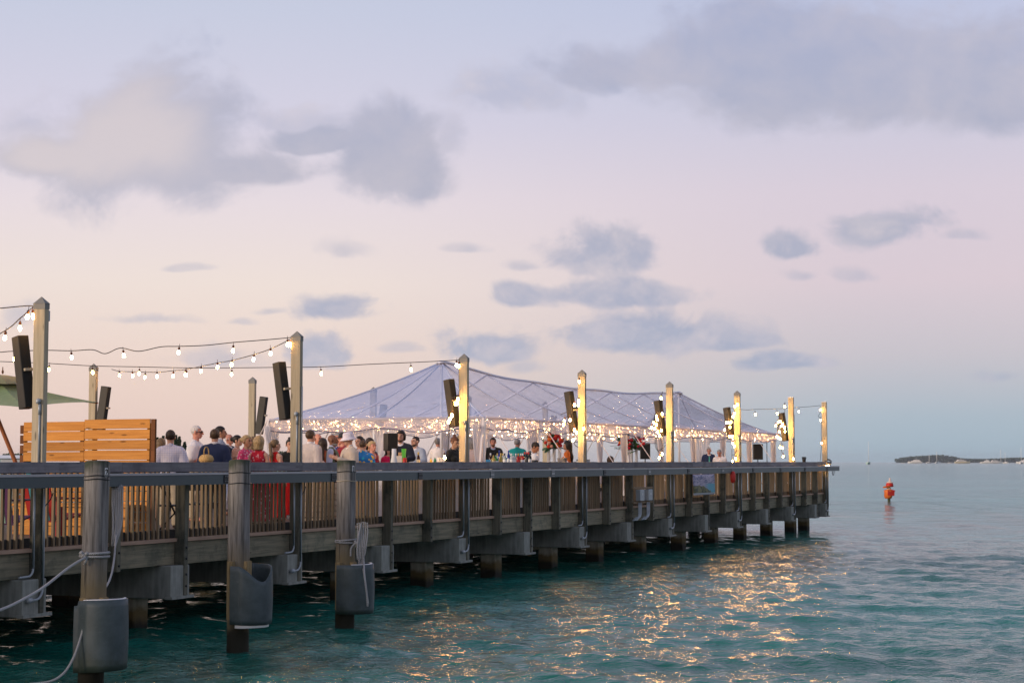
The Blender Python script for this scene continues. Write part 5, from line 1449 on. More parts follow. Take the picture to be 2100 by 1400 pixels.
r3.tube(ring((p3.x, p3.y), 0.163, z3 + 0.025, 0.01), 0.014, 8); r3.tube(ring((p3.x, p3.y), 0.163, z3 - 0.012, -0.006), 0.014, 8)
ball(r3, (p3.x + 0.15, p3.y - 0.13, z3), 0.03); ball(r3, (p3.x + 0.17, p3.y - 0.11, z3 - 0.03), 0.028)
q3 = lambda x, y, dz=0.0: pix(x, y, 26.45 + dz)
r3.tube(smooth([q3(734, 1112), q3(728, 1114), q3(720, 1124), q3(719, 1140)]), 0.013, 7)
for j in range(6):
    x0 = 733 + j * 4.0
    r3.tube(smooth([q3(x0, 1069 + abs(j - 3), 0.1), q3(x0 + 1, 1090, 0.1), q3(734 + j * 3.4, 1118), q3(733 + j * 3.0, 1150 + rg.uniform(-15, 14))], 5), 0.0105, 6)
r3.tube(smooth([q3(740, 1074, 0.1), q3(734, 1110), q3(733, 1140), q3(743, 1160), q3(748, 1185, -0.32), q3(752, 1215, -0.36), q3(754, 1243, -0.36)]), 0.0145, 8)
r3.tube(smooth([q3(745, 1120), q3(746, 1150), q3(747, 1172, -0.25), q3(750, 1200, -0.36), q3(755, 1238, -0.36)]), 0.0135, 8)
r3.build('mooring_rope', M_rope)
tag(bpy.data.objects['mooring_rope.002'], 'white rope tied twice round the pile nearest the bar, its hank hanging over the fender', 'rope')

# ================================================================== plank wall, umbrella and chairs at the left
M_plank = wood('orange_plank', (0.60, 0.265, 0.055), (0.42, 0.165, 0.028), 'X', grain=0.9, knots=0.8)
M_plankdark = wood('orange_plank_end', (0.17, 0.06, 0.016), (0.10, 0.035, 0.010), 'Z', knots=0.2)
wa, wb = pix(38, 946, 27.9), pix(318, 946, 26.6)
wdir = Vector((wb.x - wa.x, wb.y - wa.y, 0)); WL = wdir.length; wang = math.atan2(wdir.y, wdir.x)
pw = empty('plank_wall', 'orange stained wall of horizontal planks behind the rail at the left', 'plank wall', (wa.x, wa.y, DECK), wang)
def wx(px): return (px - 38) / 280.0 * WL
TOPZ = EYE + ab(200, 862)[1] * 27.2 - DECK
rg = random.Random(8)
for c in range(11):
    for (x0, x1, up, y) in ((48, 176, -0.012, 0.0), (177, 309, 0.012, -0.012)):
        zt = TOPZ + up - c * 0.157 + rg.uniform(-0.003, 0.003)
        if zt < 0.1: continue
        MB().b2((wx(x0) + rg.uniform(0, .006), y - 0.011, max(zt - 0.144, 0.005)), (wx(x1) - rg.uniform(0, .006), y + 0.011, zt), ch=0.004).build('plank', M_plank, pw)
    zt = TOPZ - 0.06 - c * 0.157
    if zt > 0.1:
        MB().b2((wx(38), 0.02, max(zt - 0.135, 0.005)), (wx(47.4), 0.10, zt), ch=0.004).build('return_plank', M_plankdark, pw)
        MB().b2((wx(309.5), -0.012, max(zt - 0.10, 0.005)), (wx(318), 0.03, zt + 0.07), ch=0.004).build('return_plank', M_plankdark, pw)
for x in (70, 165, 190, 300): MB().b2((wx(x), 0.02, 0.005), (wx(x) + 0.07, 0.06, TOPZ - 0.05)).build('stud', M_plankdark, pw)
MB().b2((wx(60), -0.38, 0.44), (wx(300), -0.026, 0.48)).build('bench_seat', M_plank, pw)
for c in range(3): MB().b2((wx(62), -0.35, 0.005 + c * 0.145), (wx(298), -0.33, 0.145 + c * 0.145 - 0.008)).build('bench_plank', M_plank, pw)

M_canvas = cloth('green_canvas', (0.17, 0.245, 0.10))
M_canvas2 = cloth('olive_canvas', (0.21, 0.20, 0.09))
M_teak = wood('umbrella_pole_wood', (0.36, 0.13, 0.05), (0.24, 0.08, 0.03), 'Z')
uc = pix(-8, 946, 29.0)
um = empty('umbrella', 'green square market umbrella with a wooden pole at the left edge', 'umbrella', (uc.x, uc.y, DECK), 0)
zc = EYE + (946 - 826) / 124.4 - DECK; zp = EYE + (946 - 775) / 124.4 - DECK
cor = [Vector((1.49 * math.cos(a), 1.49 * math.sin(a), zc)) for a in (R(31), R(121), R(211), R(-59))]
for c_, z_ in zip(cor, (1.003, 1.10, 0.95, 0.846)): c_.x *= 1.7 / 1.49; c_.y *= 1.7 / 1.49; c_.z = EYE + z_ - DECK
pk = Vector((-0.02, 0, zp))
for i in range(4):
    a, b = cor[i], cor[(i + 1) % 4]
    rows = []
    for v in range(7):
        t_ = v / 6
        row = []
        for u in range(9):
            s_ = u / 8
            p = a.lerp(b, s_).lerp(pk, t_); p.z -= 0.08 * math.sin(math.pi * t_) * (0.4 + 1.6 * s_ * (1 - s_)) - 0.03 * 4 * s_ * (1 - s_) * (1 - t_) ** 2
            row.append(p)
        rows.append(row)
    MB().grid(rows).build('canopy_panel', M_canvas, um)
    rows2 = [[a.lerp(b, s_ / 6).lerp(pk, 0.64 + 0.33 * v / 4) + Vector((0, 0, 0.07 + 0.03 * math.sin(3.1 * v / 4))) for s_ in range(7)] for v in range(5)]
    MB().grid(rows2).build('vent_flap', M_canvas2, um)
    MB().tube([a + Vector((0, 0, -0.01)), a.lerp(pk, 0.5) + Vector((0, 0, -0.12)), pk + Vector((0, 0, -0.08))], 0.014, 6).build('rib', M_teak, um)
po = lambda x, y: pix(x, y, 29.0) - Vector((uc.x, uc.y, DECK))
MB().tube([pk + Vector((-0.1, 0, 0.1)), po(-8, 850), po(31, 946), po(52, 1000), (0.62, 0, 0.06)], 0.035, 10).build('pole', M_teak, um)
MB().lathe([(0.0, 0.02), (0.012, 0.02), (0.02, 0.06), (0.008, 0.09), (0.008, 0.13), (0.0, 0.14)], 8, pk + Vector((0.1, 0, 0.05))).build('finial', M_plankdark, um)
MB().lathe([(0.0, 0.0), (0.30, 0.0), (0.30, 0.06), (0.08, 0.09), (0.05, 0.22), (0.0, 0.22)], 18, (0.62, 0, 0)).build('base', M_splice_dark, um)

def paint(nm, c): return plain('paint_' + nm, c, 0.5, 0, 0.15, 8)
def slat_chair(label, px, d, rz, mseat, mback, group=None, extra=None):
    Z = depth_at(px, d); p = pix(px, 946, Z)
    t = empty('slat_chair', label, 'chair', (p.x, p.y, DECK), rz, group)
    for sx_ in (-1, 1):
        for y in (-0.24, 0.24): MB().b2((sx_ * 0.27 - 0.022, y - 0.03, 0.0), (sx_ * 0.27 + 0.022, y + 0.03, 0.60 if y < 0 else 0.5), ch=0.004).build('leg', mseat, t)
        MB().b2((sx_ * 0.28 - 0.06, -0.33, 0.601), (sx_ * 0.28 + 0.06, 0.33, 0.625), ch=0.005).build('armrest', mseat, t)
    for i in range(5): MB().box((0, -0.25 + i * 0.12, 0.38 - i * 0.02), (0.50, 0.10, 0.022), Matrix.Rotation(R(-8), 3, 'X')).build('seat_slat', mseat, t)
    for i in range(5):
        h = 0.72 - 0.035 * abs(i - 2) ** 1.5
        MB().box(((i - 2) * 0.105, 0.31 + h * 0.13, 0.30 + h / 2), (0.095, 0.02, h), Matrix.Rotation(R(-15), 3, 'X')).build('back_slat', mback if i % 2 == 0 or extra is None else extra, t)
    return t
GCH = 'painted slat chairs behind the left rail'
slat_chair('red slatted garden chair with a teal slat behind the left balusters', 122, 1.05, R(150), paint('red', (0.33, 0.012, 0.008)), paint('red', (0.33, 0.012, 0.008)), GCH, paint('teal', (0.05, 0.22, 0.25)))
slat_chair('purple slatted garden chair at the far left behind the balusters', 14, 1.0, R(170), paint('purple', (0.10, 0.03, 0.10)), paint('purple', (0.10, 0.03, 0.10)), GCH, paint('mint', (0.36, 0.55, 0.46)))

def bistro_chair(label, px, d, rz):
    Z = depth_at(px, d); p = pix(px, 946, Z)
    t = empty('folding_chair', label, 'chair', (p.x, p.y, DECK), rz, 'black folding chairs behind the balusters')
    for sx_ in (-0.19, 0.19):
        MB().tube([(sx_, -0.22, 0), (sx_, 0.20, 0.88)], 0.012, 6).build('leg', M_black, t); MB().tube([(sx_ * .93, 0.24, 0), (sx_ * .93, -0.16, 0.45)], 0.012, 6).build('leg', M_black, t)
    MB().b2((-0.2, -0.19, 0.44), (0.2, 0.19, 0.465), ch=0.006).build('seat', M_black, t)
    MB().box((0, 0.165, 0.76), (0.38, 0.015, 0.20), Matrix.Rotation(R(-25), 3, 'X')).build('backrest', M_black, t)
for i, (px, d, rz) in enumerate(((352, 0.9, 100), (405, 1.0, 10), (428, 1.3, 200))):
    bistro_chair(['black folding chair left of the half-bay rail post, behind the balusters', 'black folding chair below the white-shirted man, behind the balusters', 'black folding chair below the navy suit, behind the balusters'][i], px, d, R(rz))
M_crate = wood('pale_crate_wood', (0.62, 0.50, 0.36), (0.46, 0.34, 0.22), 'X', knots=0.3)
for i, (px, lev, lab) in enumerate(((640, 0, 'lower pale wooden slatted crate behind the balusters right of the second light post'), (640, 1, 'upper pale wooden slatted crate stacked right of the second light post'),
                                    (672, 0, 'lower pale slatted crate behind the balusters left of the roped pile'), (672, 1, 'upper pale slatted crate stacked left of the roped pile'))):
    Z = depth_at(px, 1.5); p = pix(px, 946, Z)
    t = empty('crate', lab, 'crate', (p.x, p.y, DECK + lev * 0.43), 0.1, 'pale crates stacked behind the balusters')
    for sy in (-0.19, 0.19):
        for j in range(4): MB().b2((-0.24, sy - 0.009, 0.01 + j * 0.105), (0.24, sy + 0.009, 0.09 + j * 0.105)).build('slat', M_crate, t)
    for sx_ in (-0.252, 0.252):
        for j in range(4): MB().b2((sx_ - 0.009, -0.2, 0.01 + j * 0.105), (sx_ + 0.009, 0.2, 0.09 + j * 0.105)).build('slat', M_crate, t)
    MB().b2((-0.24, -0.18, 0.0), (0.24, 0.18, 0.012)).build('bottom', M_crate, t)

# wicker basket standing on the rail
M_wick = None
def wicker():
    m, t = mat('wicker')
    co = t.n('ShaderNodeTexCoord').outputs['Object']
    w1 = t.n('ShaderNodeTexWave', {'Vector': co, 'Scale': 22.0, 'Distortion': 2.0}, bands_direction='Z').outputs[0]
    w2 = t.n('ShaderNodeTexChecker', {'Vector': co, 'Scale': 60.0}).outputs[1]
    f = t.m('MULTIPLY', t.m('ADD', w1, w2), 0.5)
    c = t.mix(f, rgb((0.34, 0.17, 0.045)), rgb((0.72, 0.46, 0.17)))
    out(t, principled(t, color=c, rough=0.7, normal=t.n('ShaderNodeBump', {'Height': f, 'Strength': 0.6, 'Distance': 0.008}).outputs[0]).outputs[0]); return m
M_wick = wicker()
bz = depth_at(423, 0.02); bp_ = pix(423, 946, bz)
bk = empty('wicker_basket', 'golden wicker basket with a hoop handle on the rail beside the navy suit', 'basket', (bp_.x, bp_.y, RAIL - 0.004), 0)
MB().lathe([(0.0, 0.0), (0.085, 0.0), (0.112, 0.03), (0.112, 0.06), (0.095, 0.095), (0.06, 0.118), (0.0, 0.125)], 24).build('body', M_wick, bk)
MB().tube([(0.03 * math.cos(a), 0.035 * math.cos(a), 0.118 + 0.115 * math.sin(a) ** 0.6) for a in [math.pi * j / 12 for j in range(13)]], 0.009, 6).build('handle', M_wick, bk)

# ================================================================== bar and party things
def linen_table(label, s0, s1, d0, d1, top, group=None):
    t = empty('table', label, 'table', P((s0 + s1) / 2, (d0 + d1) / 2, DECK), ANG, group)
    a, b = (s1 - s0) / 2, (d1 - d0) / 2; h = top - DECK
    MB().b2((-a, -b, h - 0.03), (a, b, h), ch=0.004).build('tabletop', M_white, t)
    for x in (-a + .08, a - .08):
        for y in (-b + .08, b - .08): MB().tube([(x, y, 0), (x, y, h - 0.03)], 0.018, 6).build('leg', M_splice, t)
    n = 90; per = []
    for i in range(n):
        q = i / n * (4 * (a + b))
        if q < 2 * a: per.append((-a + q, -b, 0, -1))
        elif q < 2 * a + 2 * b: per.append((a, -b + q - 2 * a, 1, 0))
        elif q < 4 * a + 2 * b: per.append((a - (q - 2 * a - 2 * b), b, 0, 1))
        else: per.append((-a, b - (q - 4 * a - 2 * b), -1, 0))
    rows = [[(x + nx * (0.008 + (1 - v) * (0.03 + 0.022 * math.sin(i * 1.7 + x))), y + ny * (0.008 + (1 - v) * (0.03 + 0.022 * math.sin(i * 1.7 + y))), 0.03 + (h - 0.02) * v) for i, (x, y, nx, ny) in enumerate(per)] for v in (0, 0.35, 0.7, 0.95, 1.0)]
    mb = MB().grid(rows, closed=True); o = len(mb.v)
    mb.b2((-a - .006, -b - .006, h + 0.004), (a + .006, b + .006, h + 0.010))
    mb.build('cloth', M_linen, t)
    return t
sA0, sA1 = to_pier(pix(796, 946, depth_at(796, 0.75)))[0], to_pier(pix(916, 946, depth_at(916, 0.75)))[0]
sB0, sB1 = to_pier(pix(996, 946, depth_at(996, 0.65)))[0], to_pier(pix(1106, 946, depth_at(1106, 0.65)))[0]
BARZ = RAIL - 0.09
linen_table('white-clothed bar table below the cups and the leaning men', sA0, sA1, 0.45, 1.05, BARZ, 'white-clothed bar tables')
linen_table('white-clothed bar table carrying the row of bottles', sB0, sB1, 0.40, 0.95, BARZ, 'white-clothed bar tables')
BAR_TOP = BARZ + 0.010
M_dkbar = plain('bar_counter_dark', (0.018, 0.016, 0.015), 0.35)
pb0, pb1 = to_pier(pix(818, 946, 38.6))[0], to_pier(pix(900, 946, 39.6))[0]
dB = to_pier(pix(850, 946, 38.9))[1]
bc = empty('bar_counter', 'dark bar counter the two bearded men lean on', 'bar', P((pb0 + pb1) / 2, dB, DECK), ANG)
hl_ = (pb1 - pb0) / 2 + 0.9
MB().b2((-hl_, -0.25, 1.02), (hl_, 0.25, 1.07), ch=0.005).build('top', M_dkbar, bc)
MB().b2((-hl_ + 0.05, -0.15, 0.0), (hl_ - 0.05, 0.15, 1.018)).build('front_panel', M_dkbar, bc)

def glass(name, c, rough=0.08):
    if name in MATS: return MATS[name]
    m, t = mat(name)
    out(t, principled(t, color=rgb(c), rough=rough, spec=0.6, trans=0.35, ior=1.3).outputs[0]); MATS[name] = m; return m
GL = dict(brown=(0.05, 0.015, 0.006), amber=(0.42, 0.16, 0.02), green=(0.02, 0.26, 0.05), blue=(0.015, 0.04, 0.30), clear=(0.62, 0.66, 0.66), gold=(0.55, 0.40, 0.10), red=(0.52, 0.02, 0.015), orange=(0.62, 0.14, 0.01),
          dark=(0.012, 0.016, 0.012), teal=(0.10, 0.45, 0.42), white=(0.75, 0.72, 0.7), pale=(0.5, 0.55, 0.5))
GLM = {k: glass('glass_' + k, c) for k, c in GL.items()}
BOT = {'wine': [(0.0, 0), (0.036, 0), (0.038, 0.01), (0.038, 0.18), (0.030, 0.21), (0.014, 0.235), (0.0135, 0.30), (0.0, 0.302)],
       'spirit': [(0.0, 0), (0.042, 0), (0.043, 0.01), (0.042, 0.17), (0.032, 0.195), (0.015, 0.21), (0.015, 0.265), (0.0, 0.267)],
       'squat': [(0.0, 0), (0.05, 0), (0.055, 0.02), (0.056, 0.11), (0.045, 0.15), (0.017, 0.175), (0.017, 0.215), (0.0, 0.217)],
       'slim': [(0.0, 0), (0.031, 0), (0.033, 0.02), (0.032, 0.21), (0.020, 0.245), (0.013, 0.26), (0.013, 0.33), (0.0, 0.332)],
       'beer': [(0.0, 0), (0.029, 0), (0.030, 0.01), (0.030, 0.13), (0.022, 0.165), (0.0125, 0.19), (0.0125, 0.235), (0.0, 0.237)]}
BME = {k: MB().lathe(v, 14).mesh('bottle_' + k) for k, v in BOT.items()}
def bottle(label, px, d, kind, col, lab=None, cap='black', z=None, sc=1.0, group='bottles along the bar'):
    Z = depth_at(px, d); p = pix(px, 946, Z)
    me = BME[kind].copy(); me.materials.append(GLM[col])
    o = bpy.data.objects.new('bottle', me); C.objects.link(o); o.location = (p.x, p.y, BAR_TOP if z is None else z); o.scale = (sc, sc, sc)
    tag(o, label, 'bottle', group)
    r = max(q[0] for q in BOT[kind]); h = BOT[kind][-1][1]
    if lab: MB().lathe([(r + 0.001, h * 0.18), (r + 0.0015, h * 0.19), (r + 0.0015, h * 0.47), (r + 0.001, h * 0.48)], 14).build('paper_label', paint('label_' + lab, dict(white=(0.72, 0.70, 0.66), cream=(0.62, 0.52, 0.32), gold=(0.55, 0.38, 0.08), black=(0.03, 0.03, 0.03), red=(0.5, 0.03, 0.02))[lab]), o)
    if cap: MB().lathe([(0.0165, h - 0.045), (0.0165, h + 0.004), (0.0, h + 0.005)], 10).build('cap', paint('cap_' + cap, dict(black=(0.02, 0.02, 0.02), red=(0.5, 0.02, 0.02), white=(0.7, 0.68, 0.66), gold=(0.5, 0.35, 0.1), blue=(0.03, 0.06, 0.3), teal=(0.1, 0.45, 0.42))[cap]), o)
bl = [(1006, .62, 'spirit', 'brown', 'white', 'white', 'brown bottle with white label at the left end of the bottle row'),
      (1012, .50, 'squat', 'gold', 'cream', 'gold', 'squat gold-capped amber bottle near the left end of the bottle row'),
      (1017, .60, 'squat', 'green', 'white', 'white', 'round bright green bottle in the bottle row'),
      (1020, .85, 'spirit', 'clear', 'white', 'gold', 'clear bottle with gold cap behind the round green one'),
      (1024, .80, 'slim', 'blue', None, 'blue', 'tall blue bottle just right of the round green one'),
      (1027, .55, 'spirit', 'gold', 'gold', 'gold', 'golden spirit bottle between the two blue bottles'),
      (1031, .80, 'spirit', 'clear', None, 'gold', 'clear tall-necked bottle left of the slim blue bottle'),
      (1035, .62, 'spirit', 'pale', 'white', 'black', 'pale bottle directly left of the slim blue bottle'),
      (1043, .60, 'slim', 'blue', 'white', 'blue', 'slim dark blue bottle with white label in the middle of the row'),
      (1049, .75, 'spirit', 'clear', 'white', 'white', 'clear bottle with white label right of the slim blue one'),
      (1053, .55, 'spirit', 'clear', 'white', 'teal', 'clear bottle with teal cap in the middle of the row'),
      (1058, .70, 'spirit', 'pale', 'white', 'white', 'pale bottle just left of the red bottles'),
      (1063, .55, 'spirit', 'red', 'red', 'gold', 'red bottle with gold cap, leftmost of the red ones'),
      (1068, .62, 'spirit', 'orange', 'gold', 'white', 'orange bottle between the red bottles'),
      (1072, .52, 'spirit', 'red', 'white', 'white', 'red bottle with white label right of the orange one'),
      (1076, .75, 'wine', 'dark', 'white', 'red', 'dark wine bottle with red capsule, leftmost of the wine bottles'),
      (1080, .60, 'wine', 'dark', 'black', 'red', 'dark wine bottle with black label and red capsule'),
      (1084, .78, 'wine', 'dark', 'cream', 'red', 'dark wine bottle with cream label at the back of the row'),
      (1087, .58, 'wine', 'dark', 'white', 'black', 'dark wine bottle with black capsule near the right end'),
      (1091, .70, 'wine', 'dark', 'cream', 'white', 'dark wine bottle with white capsule at the right end of the row')]
for (px, d, k_, c_, l_, cp_, lab) in bl: bottle(lab, px, d, k_, c_, l_, cp_)
bottle('brown beer bottle in front of the man in the pale grey suit', 858, 0.8, 'beer', 'brown', 'cream', 'gold', sc=1.15)
bpos, bk_ = None, bh[2]
_r, _aj, _k = bh
bpy.context.view_layer.update()
wpt = _r.matrix_world @ Vector((_aj[0][3] + np.array((-0.03, -0.085, 0.02))) * _k)
ob = bpy.data.objects.new('bottle', BME['beer'].copy()); ob.data.materials.append(GLM['brown']); C.objects.link(ob); ob.location = wpt - Vector((0, 0, 0.07)); ob.rotation_euler = (0.2, -0.2, 0)
tag(ob, 'brown beer bottle held by the man in the bucket hat', 'bottle', 'bottles along the bar')
def on_bar(px, d): Z = depth_at(px, d); p = pix(px, 946, Z); return Vector((p.x, p.y, BAR_TOP))
def item(name, label, cat, mb, m, px, d, group=None):
    return tag(mb.build(name, m, None, on_bar(px, d)), label, cat, group)
item('paper_cone_stack', 'tall white cone of stacked paper cups left on the bar table', 'cup stack', MB().lathe([(0.0, 0.0), (0.075, 0.0), (0.078, 0.02), (0.045, 0.20), (0.042, 0.335), (0.0, 0.335)], 18), M_white, 808, 0.62)
item('carton', 'cream carton beside the white paper cone', 'box', MB().b2((-0.06, -0.05, 0), (0.06, 0.05, 0.20), ch=0.004), paint('cream', (0.68, 0.60, 0.48)), 818, 0.85)
item('cup', 'tan paper cup standing behind the cream carton', 'cup', MB().lathe([(0.0, 0.0), (0.03, 0.0), (0.042, 0.27), (0.038, 0.27), (0.0, 0.255)], 14), paint('tan', (0.55, 0.33, 0.14)), 821, 1.0, 'cups on the bar table')
item('cup', 'tall bright green cup on the bar table', 'cup', MB().lathe([(0.0, 0.0), (0.032, 0.0), (0.046, 0.34), (0.042, 0.34), (0.0, 0.32)], 14), paint('green', (0.10, 0.50, 0.04)), 828, 0.85, 'cups on the bar table')
item('cup', 'red plastic cup in front of the green one', 'cup', MB().lathe([(0.0, 0.0), (0.05, 0.0), (0.035, 0.16), (0.0, 0.165)], 14), paint('cupred', (0.52, 0.02, 0.012)), 830, 0.55, 'cups on the bar table')
item('squeeze_bottle', 'yellow squeeze bottle at the right of the bar table', 'squeeze bottle', MB().lathe([(0.0, 0), (0.025, 0), (0.025, 0.11), (0.008, 0.14), (0.004, 0.17), (0, 0.17)], 12), paint('yellow', (0.62, 0.38, 0.02)), 884, 0.6)
item('squeeze_bottle', 'green squeeze bottle next to the yellow one', 'squeeze bottle', MB().lathe([(0.0, 0), (0.028, 0), (0.028, 0.11), (0.012, 0.15), (0.006, 0.17), (0, 0.17)], 12), paint('deepgreen', (0.01, 0.20, 0.10)), 892, 0.6)
for i, px in enumerate((900, 905, 910)):
    item('cup', ['white cup stack next to the green squeeze bottle', 'middle white cup stack left of the bartender', 'white cup stack closest to the bartender'][i], 'cup', MB().lathe([(0.0, 0), (0.028, 0), (0.034, 0.165), (0.028, 0.17), (0.0, 0.17)], 14), paint('cupwhite', (0.75, 0.68, 0.55)), px, 0.65 + 0.05 * i, 'cups on the bar table')
item('napkin_box', 'blue and white napkin box at the left end of the bottle row', 'box', MB().b2((-0.05, -0.05, 0), (0.05, 0.05, 0.13), ch=0.004), paint('boxblue', (0.05, 0.26, 0.50)), 1001, 0.6)
ib = empty('ice_bucket', 'black ice bucket wrapped in a white cloth beside the wine bottles', 'ice bucket', on_bar(1096, 0.6), 0)
MB().lathe([(0.0, 0), (0.075, 0), (0.10, 0.17), (0.094, 0.17), (0.0, 0.14)], 18).build('bucket', M_black, ib)
MB().lathe([(0.099, 0.12), (0.112, 0.14), (0.105, 0.20), (0.06, 0.27), (0.0, 0.28)], 18).build('cloth', M_linen, ib)
kt = empty('chafing_dish', 'steel dish with black lid at the rail under the fourth light post', 'dish', on_bar(1196, 0.55) + Vector((0, 0, 0.0)), ANG)
MB().b2((-0.16, -0.12, 0.005), (0.16, 0.12, 0.12), ch=0.01).build('pan', M_splice, kt); MB().b2((-0.165, -0.125, 0.122), (0.165, 0.125, 0.14), ch=0.006).build('lid', M_black, kt)
stp = to_pier(pix(1196, 946, depth_at(1196, 0.55)))[0]
linen_table('white-clothed side table under the steel dish', stp - 0.5, stp + 0.5, 0.40, 0.95, BARZ, 'white-clothed bar tables')
bu = empty('ice_bucket', 'steel bucket in front of the woman in orange', 'ice bucket', on_bar(1153, 0.55), 0)
MB().lathe([(0.0, 0), (0.09, 0), (0.12, 0.17), (0.125, 0.175), (0.112, 0.175), (0.0, 0.15)], 18).build('bucket', M_splice, bu)
stq = to_pier(pix(1153, 946, depth_at(1153, 0.55)))[0]
linen_table('white-clothed side table under the steel bucket', stq - 0.45, stq + 0.45, 0.40, 0.95, BARZ, 'white-clothed bar tables')

def stand_speaker(label, px, y0, y1, wpx, Z, rz, mfront):
    p = pix(px, (y0 + y1) / 2, Z); sc = 3608.0 / Z
    w_, h_ = wpx / sc, (y1 - y0) / sc
    t = empty('stand_speaker', label, 'loudspeaker', (p.x, p.y, DECK), rz, 'loudspeakers on stands')
    zb = p.z - h_ / 2 - DECK
    MB().box((0, 0, zb + h_ / 2), (w_, w_ * 0.9, h_), ch=0.012).build('cabinet', M_spk, t)
    MB().box((0, -w_ * 0.45 - 0.004, zb + h_ / 2), (w_ * 0.9, 0.006, h_ * 0.93)).build('grille', mfront, t)
    MB().tube([(0, 0, 0.25), (0, 0, zb + 0.002)], 0.018, 8).build('pole', M_black, t)
    for k_ in range(3):
        a = k_ * 2.094 + 0.5
        MB().tube([(0, 0, 0.55), (0.42 * math.cos(a), 0.42 * math.sin(a), 0.01)], 0.012, 6).build('leg', M_black, t)
stand_speaker('squarish black speaker on a stand in front of the tent\'s left end', 801, 888, 924, 24, 36.5, R(28), M_grille)
stand_speaker('tall black speaker on a stand at the right end of the tent', 1554, 910, 942, 19, 65.5, R(0), M_grille)
stand_speaker('black speaker on a stand behind the larger flower arrangement', 1323, 909, 941, 20, 60.0, R(0), M_grille)
mp_ = pix(1573, 946, 66.0)
mic = empty('microphone_stand', 'thin black microphone stand at the tent\'s right end', 'microphone stand', (mp_.x, mp_.y, DECK), 0)
zt_ = EYE + ab(1573, 906)[1] * 66.0 - DECK
MB().tube([(0, 0, 0.02), (0, 0, zt_)], 0.014, 6).build('pole', M_black, mic)
MB().lathe([(0, zt_), (0.02, zt_), (0.035, zt_ + 0.05), (0.03, zt_ + 0.1), (0, zt_ + 0.11)], 10).build('microphone', M_black, mic)
MB().lathe([(0, 0), (0.16, 0), (0.15, 0.02), (0.02, 0.03)], 14).build('base', M_black, mic)
zz_ = depth_at(1649, 0.03); q_ = pix(1649, 946, zz_)
cn = empty('insulated_tumbler', 'small dark tumbler standing on the rail near the last light post', 'tumbler', (q_.x, q_.y, RAIL - 0.004), 0)
MB().lathe([(0.0, 0), (0.055, 0), (0.075, 0.13), (0.0, 0.132)], 12).build('cup', M_black, cn); MB().lathe([(0.08, 0.133), (0.08, 0.17), (0.0, 0.18)], 12).build('lid', M_black, cn)

# flower arrangements on tall vases
M_leaf = plain('leaf_green', (0.06, 0.15, 0.04), 0.5, 0, 0.5, 14)
M_leaf2 = plain('leaf_dark_green', (0.03, 0.09, 0.035), 0.45, 0, 0.4, 10)
M_vase = glass('vase_glass', (0.75, 0.76, 0.76))
def flowers(label, px, y0, y1, x0, x1, Z, seed, vx):
    rg = random.Random(seed); sc = 3608.0 / Z
    c = pix((x0 + x1) / 2, (y0 + y1) / 2, Z); w_ = (x1 - x0) / sc / 2; h_ = (y1 - y0) / sc / 2
    t = empty('flower_arrangement', label, 'flowers', (c.x, c.y, DECK + 0.77), 0, 'tall flower arrangements under the tent')
    zc_ = c.z - (DECK + 0.77)
    for i, x in enumerate(vx):
        v = MB().lathe([(0.0, 0.0), (0.055, 0.0), (0.05, 0.02), (0.045, zc_ - 0.1), (0.055, zc_ + 0.0), (0.04, zc_ + 0.0), (0.0, zc_ - 0.05)], 12, (x, 0, 0)).build('vase', M_vase, t)
    def leaf(mb, o, d, L_, w, droop):
        d = d.normalized(); side = d.cross(Vector((0, 0, 1)))
        side = side.normalized() if side.length > 0.01 else Vector((1, 0, 0))
        rows = []
        for i in range(5):
            u = i / 4; p = o + d * L_ * u - Vector((0, 0, droop * u * u)); ww = w * math.sin(math.pi * (0.12 + 0.86 * u)) 
            rows.append([p - side * ww, p + Vector((0, 0, 0.012)), p + side * ww])
        mb.grid(rows)
    for mi, m_ in enumerate((M_leaf, M_leaf2)):
        for i in range(26 if mi == 0 else 30):
            mb = MB()
            th = rg.uniform(0, 6.28); ph = rg.uniform(-0.35, 1.35)
            d = Vector((math.cos(th) * math.cos(ph) * w_ / h_ * 0.9, math.sin(th) * math.cos(ph), math.sin(ph)))
            leaf(mb, Vector((rg.uniform(-.5, .5) * w_, rg.uniform(-.3, .3) * w_, zc_ - h_ * 0.35 + rg.uniform(-.1, .2))), d, rg.uniform(0.8, 1.4) * h_, rg.uniform(0.04, 0.12), rg.uniform(0.0, 0.25) * h_)
            mb.build('leaf', m_, t)
    cols = [('red', (0.52, 0.012, 0.02)), ('deepred', (0.34, 0.008, 0.02)), ('orange', (0.68, 0.14, 0.01)), ('blush', (0.66, 0.34, 0.24)), ('scarlet', (0.62, 0.04, 0.01))]
    for i in range(30):
        th = rg.uniform(0, 6.28); rr = 0.25 + 0.75 * math.sqrt(rg.random())
        p = Vector((w_ * 0.92 * rr * math.cos(th), -0.24 - 0.15 * rg.random(), zc_ + h_ * 0.85 * rr * math.sin(th)))
        if p.z < zc_ - h_ * 0.45: p.z = zc_ + rg.uniform(-.3, .6) * h_
        nm, cc = rg.choice(cols); r_ = rg.uniform(0.040, 0.066); mb = MB()
        for k_ in range(8):
            a = k_ * 0.785 + rg.uniform(-.2, .2); tl = 0.5
            o_ = p + Vector((math.cos(a) * r_ * 0.45, -abs(math.sin(k_ * 2.1)) * r_ * 0.4, math.sin(a) * r_ * 0.45))
            ball(mb, o_, r_ * 0.55, (1, 0.6, 1))
        ball(mb, p + Vector((0, -r_ * 0.4, 0)), r_ * 0.45)
        mb.build('flower', paint('petal_' + nm, cc), t)
flowers('red and orange tropical flowers in tall vases left of the woman in orange', 1134, 884, 928, 1116, 1154, 50.5, 5, (-0.14, 0.02, 0.18))
